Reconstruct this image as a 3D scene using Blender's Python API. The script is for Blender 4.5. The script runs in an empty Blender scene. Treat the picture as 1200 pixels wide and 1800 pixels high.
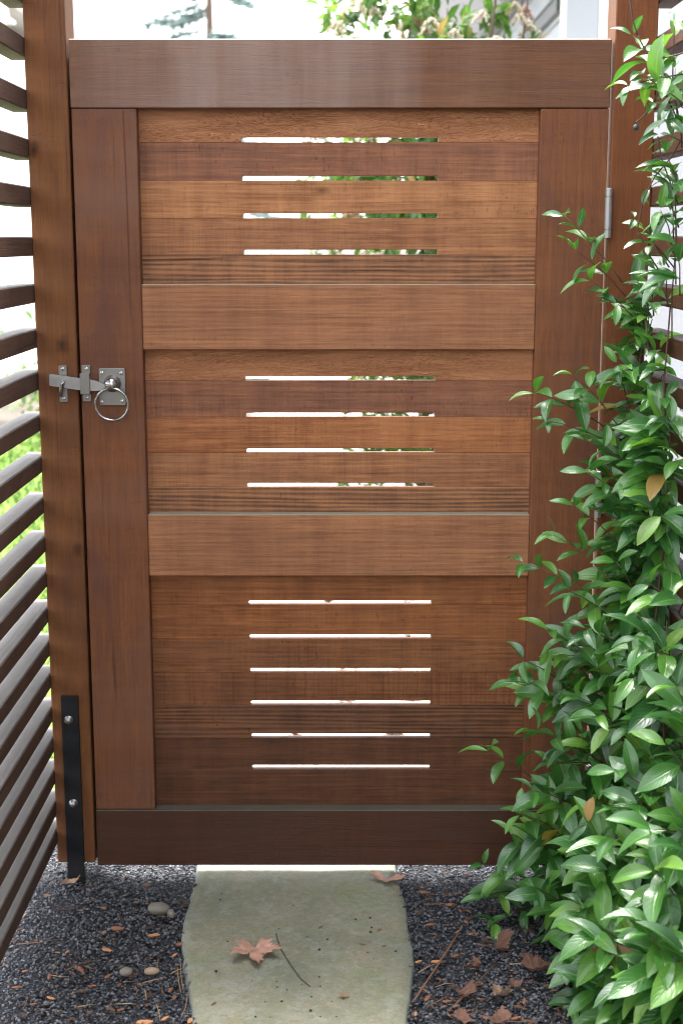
import bpy, bmesh, math, random
import numpy as np
from mathutils import Vector, Matrix, noise
from mathutils.bvhtree import BVHTree

# ------------------------------------------------------------------ camera, sky, sun, exposure
scene = bpy.context.scene
COL = scene.collection
CAM = Vector((0.0, -2.87, 1.385)); PITCH = math.radians(11.0); FPX = 2450.0
cam_data = bpy.data.cameras.new('camera'); cam = bpy.data.objects.new('camera', cam_data); COL.objects.link(cam)
cam.location = CAM; cam.rotation_euler = (math.radians(90) - PITCH, 0, 0)
cam_data.sensor_fit = 'VERTICAL'; cam_data.sensor_height = 36; cam_data.lens = FPX / 1800 * 36
cam_data.clip_start = 0.05; cam_data.clip_end = 500
cam_data.dof.use_dof = True; cam_data.dof.focus_distance = 2.83; cam_data.dof.aperture_fstop = 4.5
scene.camera = cam
scene.cycles.filter_width = 1.05

SUN_EL, SUN_AZ = math.radians(66), math.radians(5)          # high, from beyond the gate
w = bpy.data.worlds.new('World'); scene.world = w; w.use_nodes = True
nt = w.node_tree; nt.nodes.clear()
sky = nt.nodes.new('ShaderNodeTexSky'); sky.sky_type = 'NISHITA'; sky.sun_disc = False
sky.sun_elevation = SUN_EL; sky.sun_rotation = SUN_AZ; sky.dust_density = 3.0; sky.air_density = 1.3
hs = nt.nodes.new('ShaderNodeHueSaturation'); hs.inputs['Saturation'].default_value = 0.22
bg = nt.nodes.new('ShaderNodeBackground'); bg.inputs['Strength'].default_value = 0.15
wo = nt.nodes.new('ShaderNodeOutputWorld')
nt.links.new(sky.outputs[0], hs.inputs['Color']); nt.links.new(hs.outputs[0], bg.inputs['Color']); nt.links.new(bg.outputs[0], wo.inputs['Surface'])
sun_d = bpy.data.lights.new('sun', 'SUN'); sun_d.energy = 1.5; sun_d.angle = math.radians(20); sun_d.color = (1.0, 0.96, 0.9)
sun = bpy.data.objects.new('sun', sun_d); COL.objects.link(sun)
sdir = Vector((math.sin(SUN_AZ) * math.cos(SUN_EL), math.cos(SUN_AZ) * math.cos(SUN_EL), math.sin(SUN_EL)))
sun.rotation_euler = sdir.to_track_quat('Z', 'Y').to_euler(); sun.location = sdir * 20
scene.view_settings.view_transform = 'Standard'; scene.view_settings.look = 'None'
scene.view_settings.gamma = 1; scene.view_settings.exposure = 3.1; scene.view_settings.use_curve_mapping = False

random.seed(7); rng = np.random.default_rng(7)
R = random.uniform
V = Vector

# ------------------------------------------------------------------ measuring helpers: a sight line meets a real plane
def _dir(px, py):
    a, b = (px - 600) / FPX, -(py - 900) / FPX
    return V((a, math.cos(PITCH) + b * math.sin(PITCH), -math.sin(PITCH) + b * math.cos(PITCH)))
def at(px, py, Y=0.0):
    d = _dir(px, py); return CAM + d * ((Y - CAM.y) / d.y)
def on(px, py, z=0.0):
    d = _dir(px, py); return CAM + d * ((z - CAM.z) / d.z)
def zz(py, Y=0.0): return at(600, py, Y).z

# ------------------------------------------------------------------ objects
def tag(o, label=None, cat=None, group=None, kind=None):
    if label: o['label'] = label
    if cat: o['category'] = cat
    if group: o['group'] = group
    if kind: o['kind'] = kind
    return o
def empty(name, loc, label, cat, group=None):
    o = bpy.data.objects.new(name, None); COL.objects.link(o); o.location = loc; o.empty_display_size = 0.05
    return tag(o, label, cat, group)
def wloc(o):
    p = V((0, 0, 0))
    while o: p += o.location; o = o.parent
    return p
def link(name, me, mat, parent=None, loc=(0, 0, 0)):
    o = bpy.data.objects.new(name, me); COL.objects.link(o)
    if mat is not None and (len(me.materials) == 0): me.materials.append(mat)
    o.location = V(loc) - (wloc(parent) if parent else V((0, 0, 0)))
    if parent: o.parent = parent
    return o
def mesh_bm(bm, name, smooth=False, recalc=True):
    if recalc: bmesh.ops.recalc_face_normals(bm, faces=bm.faces)
    me = bpy.data.meshes.new(name); bm.to_mesh(me); bm.free()
    if smooth: me.polygons.foreach_set('use_smooth', [True] * len(me.polygons))
    return me
def bm_box(bm, lo, hi, bev=0.0):
    r = bmesh.ops.create_cube(bm, size=1)
    lo, hi = V(lo), V(hi)
    for v in r['verts']:
        v.co = V(((lo[i] if v.co[i] < 0 else hi[i]) for i in range(3)))
    if bev: 
        es = list({e for v in r['verts'] for e in v.link_edges})
        bmesh.ops.bevel(bm, geom=es, offset=bev, segments=1, affect='EDGES')
def piece(name, lo, hi, mat, parent=None, bev=0.0015):
    """one sawn piece between two world corners, its own origin at its middle"""
    lo, hi = V(lo), V(hi); c = (lo + hi) / 2
    bm = bmesh.new(); bm_box(bm, lo - c, hi - c, bev)
    return link(name, mesh_bm(bm, name), mat, parent, c)
def bm_tube(bm, pts, rad, n=6, cap=True):
    rings = []; pts = [V(p) for p in pts]
    if not hasattr(rad, '__len__'): rad = [rad] * len(pts)
    up = V((0.3, 0.2, 1)).normalized()
    for i, p in enumerate(pts):
        t = (pts[min(i + 1, len(pts) - 1)] - pts[max(i - 1, 0)]).normalized()
        a = t.cross(up)
        if a.length < 0.05: a = t.cross(V((1, 0, 0)))
        a.normalize(); b = t.cross(a)
        rings.append([bm.verts.new(p + (a * math.cos(2 * math.pi * k / n) + b * math.sin(2 * math.pi * k / n)) * rad[i]) for k in range(n)])
    for i in range(len(rings) - 1):
        for k in range(n): bm.faces.new((rings[i][k], rings[i][(k + 1) % n], rings[i + 1][(k + 1) % n], rings[i + 1][k]))
    if cap: bm.faces.new(rings[0][::-1]); bm.faces.new(rings[-1])
def tube(name, pts, rad, mat, parent=None, n=6):
    c = V(pts[0]); bm = bmesh.new(); bm_tube(bm, [V(p) - c for p in pts], rad, n)
    return link(name, mesh_bm(bm, name, True), mat, parent, c)
def bm_lathe(bm, prof, n=20, axis='-Y'):
    """profile of (out, radius) turned about an axis that points out of the gate"""
    rings = []
    for o_, r_ in prof:
        ring = []
        for k in range(n):
            a = 2 * math.pi * k / n
            ring.append(bm.verts.new((r_ * math.cos(a), -o_, r_ * math.sin(a)) if axis == '-Y' else (r_ * math.cos(a), r_ * math.sin(a), o_)))
        rings.append(ring)
    for i in range(len(rings) - 1):
        for k in range(n): bm.faces.new((rings[i][k], rings[i][(k + 1) % n], rings[i + 1][(k + 1) % n], rings[i + 1][k]))
    bm.faces.new(rings[0]); bm.faces.new(rings[-1])
def np_mesh(name, verts, faces, uv=None):
    me = bpy.data.meshes.new(name)
    verts = np.asarray(verts, np.float32); faces = np.asarray(faces, np.int32)
    k = faces.shape[1]
    me.vertices.add(len(verts)); me.vertices.foreach_set('co', verts.ravel())
    me.loops.add(faces.size); me.loops.foreach_set('vertex_index', faces.ravel())
    me.polygons.add(len(faces)); me.polygons.foreach_set('loop_start', np.arange(0, faces.size, k, dtype=np.int32))
    me.update(calc_edges=True)
    if uv is not None:
        l = me.uv_layers.new(name='UVMap'); l.data.foreach_set('uv', np.asarray(uv, np.float32).ravel())
    me.validate(); return me

# ------------------------------------------------------------------ materials
class Mat:
    def __init__(s, name):
        s.m = bpy.data.materials.new(name); s.m.use_nodes = True; s.t = s.m.node_tree; s.t.nodes.clear()
        s.out = s.n('ShaderNodeOutputMaterial'); s.b = s.n('ShaderNodeBsdfPrincipled'); s.l(s.b.outputs[0], s.out.inputs['Surface'])
    def n(s, typ, **kw):
        x = s.t.nodes.new(typ)
        for k, v in kw.items(): setattr(x, k, v)
        return x
    def l(s, a, b): s.t.links.new(a, b)
    def val(s, sock, v):
        if hasattr(v, 'is_linked') or hasattr(v, 'links'): s.l(v, sock)
        else: sock.default_value = v
    def math(s, op, a, b=0.0, clamp=False):
        x = s.n('ShaderNodeMath', operation=op, use_clamp=clamp); s.val(x.inputs[0], a); s.val(x.inputs[1], b); return x.outputs[0]
    def vmath(s, op, a, b):
        x = s.n('ShaderNodeVectorMath', operation=op); s.val(x.inputs[0], a); s.val(x.inputs[1], b); return x.outputs[0]
    def noise(s, vec, scale, detail=4, rough=0.55, dist=0.0):
        x = s.n('ShaderNodeTexNoise'); s.l(vec, x.inputs['Vector']); x.inputs['Scale'].default_value = scale
        x.inputs['Detail'].default_value = detail; x.inputs['Roughness'].default_value = rough; x.inputs['Distortion'].default_value = dist
        return x.outputs['Fac']
    def map(s, vec, scale):
        x = s.n('ShaderNodeMapping'); s.l(vec, x.inputs['Vector']); x.inputs['Scale'].default_value = scale; return x.outputs[0]
    def ramp(s, fac, stops):
        x = s.n('ShaderNodeValToRGB'); s.l(fac, x.inputs[0]); e = x.color_ramp.elements
        while len(e) < len(stops): e.new(0.5)
        for i, (p, c) in enumerate(stops):
            e[i].position = p; e[i].color = (*c, 1) if len(c) == 3 else c
        return x.outputs[0]
    def mix(s, fac, a, b, mode='MIX'):
        x = s.n('ShaderNodeMix', data_type='RGBA', blend_type=mode); s.val(x.inputs[0], fac)
        for k, v in ((6, a), (7, b)):
            if isinstance(v, tuple): v = (*v, 1) if len(v) == 3 else v
            s.val(x.inputs[k], v)
        return x.outputs[2]
    def bump(s, h, strength, dist):
        x = s.n('ShaderNodeBump'); x.inputs['Strength'].default_value = strength; x.inputs['Distance'].default_value = dist
        s.l(h, x.inputs['Height']); s.l(x.outputs[0], s.b.inputs['Normal'])
    def set(s, col=None, rough=None, metal=None, spec=None):
        if col is not None: s.val(s.b.inputs['Base Color'], (*col, 1) if isinstance(col, tuple) and len(col) == 3 else col)
        if rough is not None: s.val(s.b.inputs['Roughness'], rough)
        if metal is not None: s.b.inputs['Metallic'].default_value = metal
        if spec is not None: s.b.inputs['Specular IOR Level'].default_value = spec
        return s

def coords(M, kind='Object', rnd=True):
    tc = M.n('ShaderNodeTexCoord').outputs[kind]
    if not rnd: return tc
    oi = M.n('ShaderNodeObjectInfo').outputs['Random']
    cx = M.n('ShaderNodeCombineXYZ')
    for i, k in enumerate((7.3, 13.1, 5.7)): M.l(M.math('MULTIPLY', oi, k), cx.inputs[i])
    return M.vmath('ADD', tc, cx.outputs[0])

def wood(name, light, dark, axis='x', saw=0.35, stain=(0.11, 0.075, 0.07), stain_amt=0.5, rough=0.62, specks=0.55, grain=1.0, ribs=0.0, spec=0.18, knots=(), bleach=None, top=None, fig=0.05):
    tone = lambda c: (c[0] * 0.92, c[1] * 0.76, c[2] * 0.61)
    light, dark, stain = tone(light), tone(dark), tone(stain)
    M = Mat(name); co = coords(M); raw = M.n('ShaderNodeTexCoord').outputs['Object']
    ax = 'xyz'.index(axis)
    def sc(al, ac):
        s = [ac, ac, ac]; s[ax] = al; return tuple(s)
    fine = M.noise(M.map(co, sc(8, 230)), 1.0, 6, 0.66, 1.0)
    mot = M.noise(M.map(co, sc(26, 60)), 1.0, 6, 0.7, 0.6)
    wide = M.noise(M.map(co, sc(2.2, 34)), 1.0, 5, 0.6, 1.6)
    wv = M.n('ShaderNodeTexWave', wave_type='BANDS', bands_direction='Z' if ax != 2 else 'X'); M.l(M.map(co, sc(2.0, 30)), wv.inputs['Vector'])
    wv.inputs['Scale'].default_value = 1.1; wv.inputs['Distortion'].default_value = 9; wv.inputs['Detail'].default_value = 3; wv.inputs['Detail Scale'].default_value = 0.7
    g = M.math('ADD', M.math('MULTIPLY', fine, 0.42), M.math('ADD', M.math('MULTIPLY', wide, 0.40), M.math('ADD', M.math('MULTIPLY', mot, 0.18), M.math('MULTIPLY', M.math('SUBTRACT', wv.outputs['Fac'], 0.5), fig))))
    sw = M.noise(M.map(co, sc(330, 9)), 1.0, 3, 0.6, 0.3)
    sw2 = M.noise(M.map(co, sc(22, 1.6)), 1.0, 3, 0.6)
    zone = M.math('MULTIPLY', M.math('SUBTRACT', M.noise(M.map(co, sc(3.5, 12)), 1.0, 3, 0.6), 0.36, True), 3.2, True)
    g = M.math('ADD', g, M.math('MULTIPLY', M.math('MULTIPLY', M.math('SUBTRACT', sw, 0.5), zone), saw))
    g = M.math('ADD', g, M.math('MULTIPLY', M.math('SUBTRACT', sw2, 0.5), 0.28))
    col = M.ramp(g, [(0.5 - 0.165 * grain, dark), (0.5, tuple((a + b) / 2 for a, b in zip(light, dark))), (0.5 + 0.165 * grain, light)])
    bl = M.noise(M.map(co, sc(3.2, 13)), 1.0, 5, 0.62, 0.7)
    bl = M.math('MULTIPLY', M.math('SUBTRACT', bl, 0.42, True), 3.2 * stain_amt, True)
    col = M.mix(bl, col, stain)
    sp = M.noise(M.map(co, sc(240, 55)), 1.0, 3, 0.7)
    sm = M.noise(co, 9, 2)
    spm = M.math('MULTIPLY', M.math('MULTIPLY', M.math('SUBTRACT', sp, 0.6, True), 9, True), M.math('MULTIPLY', M.math('SUBTRACT', sm, 0.42, True), 5, True))
    col = M.mix(M.math('MULTIPLY', spm, specks), col, (0.03, 0.018, 0.016))
    if bleach:          # sun-bleached grey film, in soft streaks down and along the piece
        b1 = M.noise(M.map(co, sc(2.6, 1.2)), 1.0, 4, 0.55); b2 = M.noise(M.map(co, sc(14, 1.0)), 1.0, 4, 0.6)
        bm_ = M.math('ADD', M.math('MULTIPLY', b1, 0.7), M.math('MULTIPLY', b2, 0.3))
        bf = M.math('MULTIPLY', M.math('SUBTRACT', bm_, bleach[1], True), bleach[2], True)
        if axis == 'x':
            sx_ = M.n('ShaderNodeSeparateXYZ'); M.l(raw, sx_.inputs[0])
            e = M.math('SUBTRACT', 1.0, M.math('MULTIPLY', M.math('ABSOLUTE', M.math('ADD', sx_.outputs[0], 0.14)), 2.1), True)
            bf = M.math('MULTIPLY', bf, M.math('MULTIPLY', e, 1.35, True))
        col = M.mix(bf, col, bleach[0])
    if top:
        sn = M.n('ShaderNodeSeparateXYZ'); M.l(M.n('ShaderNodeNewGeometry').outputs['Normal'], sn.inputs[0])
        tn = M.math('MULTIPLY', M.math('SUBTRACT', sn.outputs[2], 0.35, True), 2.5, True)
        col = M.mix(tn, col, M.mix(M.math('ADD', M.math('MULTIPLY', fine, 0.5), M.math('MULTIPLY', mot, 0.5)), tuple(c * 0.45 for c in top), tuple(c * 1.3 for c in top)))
    for kx, kz, kr in knots:
        d = M.vmath('SUBTRACT', raw, (kx, 0.0, kz)); d = M.map(d, (1 / kr if ax == 2 else 0.55 / kr, 0, 0.6 / kr if ax == 2 else 1 / kr))
        ln = M.n('ShaderNodeVectorMath', operation='LENGTH'); M.l(d, ln.inputs[0])
        kd = M.math('ADD', ln.outputs['Value'], M.math('MULTIPLY', M.math('SUBTRACT', M.noise(raw, 60, 3), 0.5), 0.9))
        col = M.mix(M.math('MULTIPLY', M.math('SUBTRACT', 1.0, kd, True), 0.9), col, tuple(c * 0.35 for c in dark))
    ck = M.noise(M.map(co, sc(1.6, 85)), 1.0, 3, 0.5, 0.4)      # a few long dark growth lines
    col = M.mix(M.math('MULTIPLY', M.math('SUBTRACT', ck, 0.66, True), 9, True), col, tuple(c * 0.55 for c in dark))
    h = M.math('ADD', M.math('MULTIPLY', fine, 0.7), M.math('MULTIPLY', sw, 0.5 * saw + 0.1))
    h = M.math('SUBTRACT', h, M.math('MULTIPLY', spm, 0.4))
    if ribs:
        rb = M.noise(M.map(co, sc(190, 2)), 1.0, 1, 0.4)
        rm = M.math('MULTIPLY', M.math('SUBTRACT', rb, 0.5, False), ribs)
        col = M.mix(M.math('MULTIPLY', M.math('SUBTRACT', 0.5, rb, True), 2.4 * ribs, True), col, dark)
        h = M.math('ADD', h, M.math('MULTIPLY', rm, 1.6))
    rg = M.math('ADD', rough - 0.12, M.math('MULTIPLY', wide, 0.24))
    M.set(col, rg, 0, spec); M.bump(h, 0.7, 0.002)
    return M.m

def rough_wood(name, light, dark):
    """torn, raised grain of the top board of a panel"""
    M = Mat(name); co = coords(M)
    a = M.noise(M.map(co, (6, 1, 42)), 1.0, 5, 0.6, 1.2)
    ph = M.math('FRACT', M.math('MULTIPLY', a, 15))
    zone = M.noise(M.map(co, (3.0, 1, 9)), 1.0, 3)
    zone = M.math('MULTIPLY', M.math('SUBTRACT', zone, 0.43, True), 7, True)
    fine = M.noise(M.map(co, (13, 1, 210)), 1.0, 6, 0.66, 0.5); big = M.noise(M.map(co, (5, 1, 30)), 1.0, 4)
    col = M.ramp(M.math('ADD', M.math('MULTIPLY', fine, 0.5), M.math('MULTIPLY', big, 0.5)), [(0.36, dark), (0.64, light)])
    line = M.ramp(ph, [(0.0, (0.0, 0.0, 0.0)), (0.10, (0.15, 0.15, 0.15)), (0.22, (1, 1, 1)), (0.42, (0.5, 0.5, 0.5)), (1.0, (0.5, 0.5, 0.5))])
    lit = M.math('MULTIPLY', M.math('SUBTRACT', line, 0.5, True), 1.5); drk = M.math('MULTIPLY', M.math('SUBTRACT', 0.5, line, True), 1.4)
    col = M.mix(M.math('MULTIPLY', lit, zone), col, tuple(min(1, c * 1.5) for c in light)); col = M.mix(M.math('MULTIPLY', drk, zone), col, tuple(c * 0.4 for c in dark))
    M.set(col, 0.55, 0, 0.25); M.bump(M.math('ADD', M.math('MULTIPLY', M.math('MULTIPLY', line, zone), 0.8), M.math('MULTIPLY', fine, 0.4)), 0.7, 0.002); return M.m

def metal(name, col, rough, scale=60):
    M = Mat(name); co = coords(M); n = M.noise(co, scale, 4, 0.6)
    M.set(M.mix(n, tuple(c * 0.8 for c in col), col), M.math('ADD', rough - 0.08, M.math('MULTIPLY', n, 0.2)), 1.0); M.bump(n, 0.06, 0.001); return M.m
def plain(name, col, rough=0.7, var=0.15, scale=8, spec=0.3, bump=0.15, bd=0.003):
    M = Mat(name); co = coords(M); n = M.noise(co, scale, 5, 0.6)
    M.set(M.mix(n, tuple(c * (1 - var) for c in col), tuple(min(1, c * (1 + var)) for c in col)), rough, 0, spec)
    if bump: M.bump(n, bump, bd)
    return M.m

# oiled cedar; lower boards and bottom rail painted darker, as less light reaches there
KN = ((0.01, 0.0, 0.0001),)
W_ORANGE = wood('cedar_orange', (0.44, 0.215, 0.105), (0.20, 0.082, 0.038), saw=0.3, stain_amt=0.4, stain=(0.24, 0.125, 0.075), specks=0.7, grain=0.72)
W_KNOT = wood('cedar_knotty', (0.47, 0.26, 0.14), (0.23, 0.11, 0.056), saw=0.3, stain_amt=0.4, stain=(0.28, 0.16, 0.105), knots=((-0.035, 0.018, 0.012),), specks=0.6, grain=0.72)
W_TAN = wood('cedar_tan', (0.40, 0.215, 0.12), (0.19, 0.09, 0.05), saw=0.32, stain_amt=0.4, stain=(0.20, 0.112, 0.078), specks=0.7, grain=0.72)
W_PURPLE = wood('cedar_purple', (0.32, 0.165, 0.105), (0.15, 0.074, 0.052), saw=0.4, stain=(0.165, 0.09, 0.078), specks=1.0, grain=0.75)
W_GREY = wood('cedar_grey_grain', (0.38, 0.205, 0.115), (0.11, 0.062, 0.042), saw=0.2, stain_amt=0.35, grain=0.9, fig=0.2)
W_SHADEORANGE = wood('cedar_shade_orange', (0.36, 0.165, 0.072), (0.165, 0.066, 0.028), saw=0.28, stain_amt=0.5, stain=(0.17, 0.085, 0.048), specks=0.6, grain=0.72)
W_SHADETAN = wood('cedar_shade_tan', (0.28, 0.135, 0.066), (0.125, 0.056, 0.028), saw=0.3, stain_amt=0.5, stain=(0.14, 0.072, 0.045), specks=0.7, grain=0.72)
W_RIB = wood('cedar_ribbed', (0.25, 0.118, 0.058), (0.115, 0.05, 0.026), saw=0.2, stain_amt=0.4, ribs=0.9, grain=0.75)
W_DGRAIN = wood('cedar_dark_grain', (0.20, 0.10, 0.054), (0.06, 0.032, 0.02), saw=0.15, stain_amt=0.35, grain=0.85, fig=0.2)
W_SHADEBROWN = wood('cedar_shade_brown', (0.145, 0.07, 0.04), (0.064, 0.031, 0.02), saw=0.2, stain_amt=0.5, stain=(0.08, 0.046, 0.035), specks=0.6, grain=0.75)
W_ROUGH = rough_wood('cedar_torn', (0.40, 0.175, 0.078), (0.25, 0.095, 0.038))
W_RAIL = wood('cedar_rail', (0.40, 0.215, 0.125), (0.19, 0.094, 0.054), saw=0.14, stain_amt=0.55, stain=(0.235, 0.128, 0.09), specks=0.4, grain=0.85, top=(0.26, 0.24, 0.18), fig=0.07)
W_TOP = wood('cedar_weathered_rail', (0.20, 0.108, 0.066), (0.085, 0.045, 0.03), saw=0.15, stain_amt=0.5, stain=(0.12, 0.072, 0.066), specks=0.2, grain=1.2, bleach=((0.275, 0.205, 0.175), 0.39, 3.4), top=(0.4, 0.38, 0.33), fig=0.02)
W_SHADERAIL = wood('cedar_shade_rail', (0.10, 0.049, 0.032), (0.044, 0.023, 0.017), saw=0.15, stain_amt=0.7, stain=(0.06, 0.043, 0.038), specks=0.2, top=(0.10, 0.09, 0.07), grain=1.5, fig=0.02)
W_STILE = wood('cedar_stile', (0.26, 0.118, 0.058), (0.105, 0.047, 0.026), axis='z', saw=0.12, stain=(0.115, 0.062, 0.055), stain_amt=0.9, specks=0.15, grain=1.35, bleach=((0.16, 0.082, 0.055), 0.5, 4.0), fig=0.02)
W_POST = wood('cedar_post', (0.235, 0.112, 0.048), (0.10, 0.047, 0.022), axis='z', saw=0.1, stain=(0.10, 0.05, 0.038), stain_amt=0.7, specks=0.2, grain=1.4, knots=((0.012, 0.03, 0.016), (-0.03, 0.42, 0.012), (0.028, -0.40, 0.013), (-0.02, 0.8, 0.014)), fig=0.02)
W_POST2 = wood('cedar_hinge_post', (0.25, 0.105, 0.042), (0.115, 0.046, 0.02), axis='z', saw=0.12, stain=(0.12, 0.05, 0.032), stain_amt=0.6, specks=0.15, grain=1.4, fig=0.02)
W_SLAT = wood('cedar_slat', (0.15, 0.105, 0.092), (0.066, 0.046, 0.042), axis='y', saw=0.1, stain=(0.06, 0.047, 0.045), stain_amt=0.5, specks=0.2, rough=0.65, spec=0.25, top=(0.125, 0.112, 0.104))  # slat tops: weathered grey, with sky brightness also painted on upward faces
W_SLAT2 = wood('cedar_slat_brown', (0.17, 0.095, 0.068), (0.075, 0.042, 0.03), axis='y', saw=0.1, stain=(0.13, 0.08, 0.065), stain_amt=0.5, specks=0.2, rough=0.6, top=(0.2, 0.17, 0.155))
STEEL = metal('brushed_steel', (0.25, 0.243, 0.23), 0.38)
STEEL_BAR = metal('rolled_steel', (0.36, 0.365, 0.37), 0.3)
STEEL_BRIGHT = metal('polished_steel', (0.5, 0.5, 0.49), 0.22)
BLACK = Mat('black_steel'); _c = coords(BLACK); _n = BLACK.noise(_c, 14, 5, 0.65)
BLACK.set(BLACK.ramp(_n, [(0.35, (0.005, 0.006, 0.008)), (0.75, (0.016, 0.015, 0.016))]), 0.5, 0, 0.25); BLACK.bump(_n, 0.1, 0.002); BLACK = BLACK.m

# ------------------------------------------------------------------ the setting: ground, path, lawn
def sheet(name, x0, y0, x1, y1, z, mat, sub=1, amp=0.0, kind='structure'):
    bm = bmesh.new(); bmesh.ops.create_grid(bm, x_segments=sub, y_segments=sub, size=0.5)
    for v in bm.verts:
        v.co = V((x0 + (v.co.x + 0.5) * (x1 - x0), y0 + (v.co.y + 0.5) * (y1 - y0), z))
        if amp: v.co.z += amp * noise.noise(v.co * 6)
    o = link(name, mesh_bm(bm, name, True, False), mat); o['kind'] = kind; return o
M = Mat('soil'); c = coords(M, rnd=False); n = M.noise(c, 3, 6, 0.65)
M.set(M.ramp(n, [(0.3, (0.05, 0.042, 0.035)), (0.7, (0.12, 0.105, 0.085))]), 0.95, 0, 0.1); SOIL = M.m
sheet('ground', -150, -60, 150, 220, -0.03, SOIL)
M = Mat('gravel_bed'); c = coords(M, rnd=False); n = M.noise(c, 160, 3, 0.6)
M.set(M.ramp(n, [(0.35, (0.02, 0.021, 0.024)), (0.7, (0.06, 0.063, 0.07))]), 0.85, 0, 0.3); M.bump(n, 0.8, 0.006); GRAVEL_BED = M.m
sheet('gravel_bed', -1.5, -4.2, 1.28, 0.62, -0.014, GRAVEL_BED, 40, 0.004)
M = Mat('pale_concrete'); c = coords(M, rnd=False); n = M.noise(c, 7, 6, 0.65); n2 = M.noise(c, 120, 3)
M.set(M.mix(M.math('MULTIPLY', n2, 0.35), M.ramp(n, [(0.3, (0.55, 0.52, 0.48)), (0.7, (0.68, 0.66, 0.62))]), (0.5, 0.46, 0.42)), 0.85, 0, 0.2); M.bump(n2, 0.2, 0.002); CONC = M.m
sheet('path', -0.72, 0.62, 1.28, 11.5, 0.002, CONC)
sheet('pavement', -9, 11.5, 12, 16, 0.004, CONC)
M = Mat('lawn_soil'); c = coords(M, rnd=False); n = M.noise(c, 25, 5, 0.7)
M.set(M.ramp(n, [(0.3, (0.07, 0.14, 0.02)), (0.7, (0.14, 0.24, 0.04))]), 0.9, 0, 0.1); LAWN = M.m
sheet('lawn', -9, 0.35, -0.74, 7.4, 0.0, LAWN, 30, 0.01)
GRASS = Mat('grass'); gi = GRASS.n('ShaderNodeNewGeometry').outputs['Random Per Island']
GRASS.set(GRASS.ramp(gi, [(0.0, (0.08, 0.14, 0.03)), (0.6, (0.16, 0.25, 0.06)), (1.0, (0.28, 0.32, 0.12))]), 0.6, 0, 0.3); GRASS = GRASS.m
N = 26000
gx = rng.uniform(-3.6, -0.75, N); gy = 0.4 + 7 * rng.random(N) ** 1.4
ang = rng.uniform(0, 6.28, N); hh = rng.uniform(0.025, 0.06, N); wd = rng.uniform(0.0015, 0.003, N) * (1 + gy * 0.4)
bx, by = np.cos(ang) * wd, np.sin(ang) * wd; lx, ly = rng.normal(0, 0.02, N), rng.normal(0, 0.02, N)
v = np.stack([np.stack([gx - bx, gy - by, np.zeros(N)], 1), np.stack([gx + bx, gy + by, np.zeros(N)], 1), np.stack([gx + lx, gy + ly, hh], 1)], 1).reshape(-1, 3)
o = link('grass', np_mesh('grass', v, np.arange(3 * N).reshape(-1, 3)), GRASS); tag(o, 'bright green mown grass of the lawn behind the slats', 'grass', kind='stuff')

# ------------------------------------------------------------------ flagstone outline (needed for the gravel)
left = [(352, 1500), (346, 1524), (338, 1562), (328, 1602), (324, 1650), (322, 1690), (327, 1726), (334, 1765), (337, 1800), (352, 1880), (400, 1960)]
right = [(600, 1985), (672, 1940), (704, 1870), (713, 1800), (720, 1745), (724, 1690), (720, 1640), (712, 1592), (703, 1560), (693, 1524), (690, 1500)]
ST_Z = 0.009
stone_poly = [on(x, y, ST_Z) for x, y in left + right]
stone_poly = [p.xy for p in stone_poly]
stone_poly = [V((stone_poly[0].x, 0.30))] + stone_poly[1:-1] + [V((stone_poly[-1].x, 0.30))]
def inside(p, poly):
    r = False; j = len(poly) - 1
    for i in range(len(poly)):
        a, b = poly[i], poly[j]
        if (a[1] > p[1]) != (b[1] > p[1]) and p[0] < (b[0] - a[0]) * (p[1] - a[1]) / (b[1] - a[1]) + a[0]: r = not r
        j = i
    return r
# resample and roughen the rim
rim = []
for i in range(len(stone_poly)):
    a, b = stone_poly[i], stone_poly[(i + 1) % len(stone_poly)]
    k = max(1, int((b - a).length / 0.012))
    for j in range(k):
        p = a.lerp(b, j / k); nn = noise.noise_vector(V((p.x * 30, p.y * 30, 1))) * 0.004 + noise.noise_vector(V((p.x * 8, p.y * 8, 4))) * 0.006
        rim.append(V((p.x + nn.x, p.y + nn.y)))
M = Mat('flagstone'); c = coords(M, rnd=False); a = M.noise(c, 5, 6, 0.62, 0.4); b = M.noise(c, 17, 5, 0.65); f = M.noise(c, 220, 3, 0.6)
col = M.ramp(a, [(0.3, (0.15, 0.165, 0.115)), (0.46, (0.20, 0.20, 0.14)), (0.58, (0.24, 0.228, 0.165)), (0.74, (0.225, 0.245, 0.205))])
col = M.mix(M.math('MULTIPLY', M.math('SUBTRACT', b, 0.5, True), 3.2, True), col, (0.27, 0.295, 0.265))
gm = M.noise(c, 4.5, 5, 0.65); col = M.mix(M.math('MULTIPLY', M.math('SUBTRACT', gm, 0.5, True), 4.0, True), col, (0.17, 0.195, 0.09))
rs = M.noise(c, 11, 4, 0.6); col = M.mix(M.math('MULTIPLY', M.math('SUBTRACT', rs, 0.58, True), 4.0, True), col, (0.26, 0.20, 0.13))
col = M.mix(M.math('MULTIPLY', M.math('SUBTRACT', f, 0.52, True), 3.0, True), col, (0.10, 0.10, 0.072))
md = M.noise(c, 75, 6, 0.74, 0.4); col = M.mix(M.math('MULTIPLY', M.math('SUBTRACT', md, 0.5, True), 3.4, True), col, (0.13, 0.13, 0.09)); col = M.mix(M.math('MULTIPLY', M.math('SUBTRACT', 0.45, md, True), 3.4, True), col, (0.33, 0.335, 0.28))
sn = M.n('ShaderNodeSeparateXYZ'); M.l(M.n('ShaderNodeNewGeometry').outputs['Normal'], sn.inputs[0])
col = M.mix(M.math('SUBTRACT', 1.0, sn.outputs[2], True), col, (0.21, 0.245, 0.235))
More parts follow.
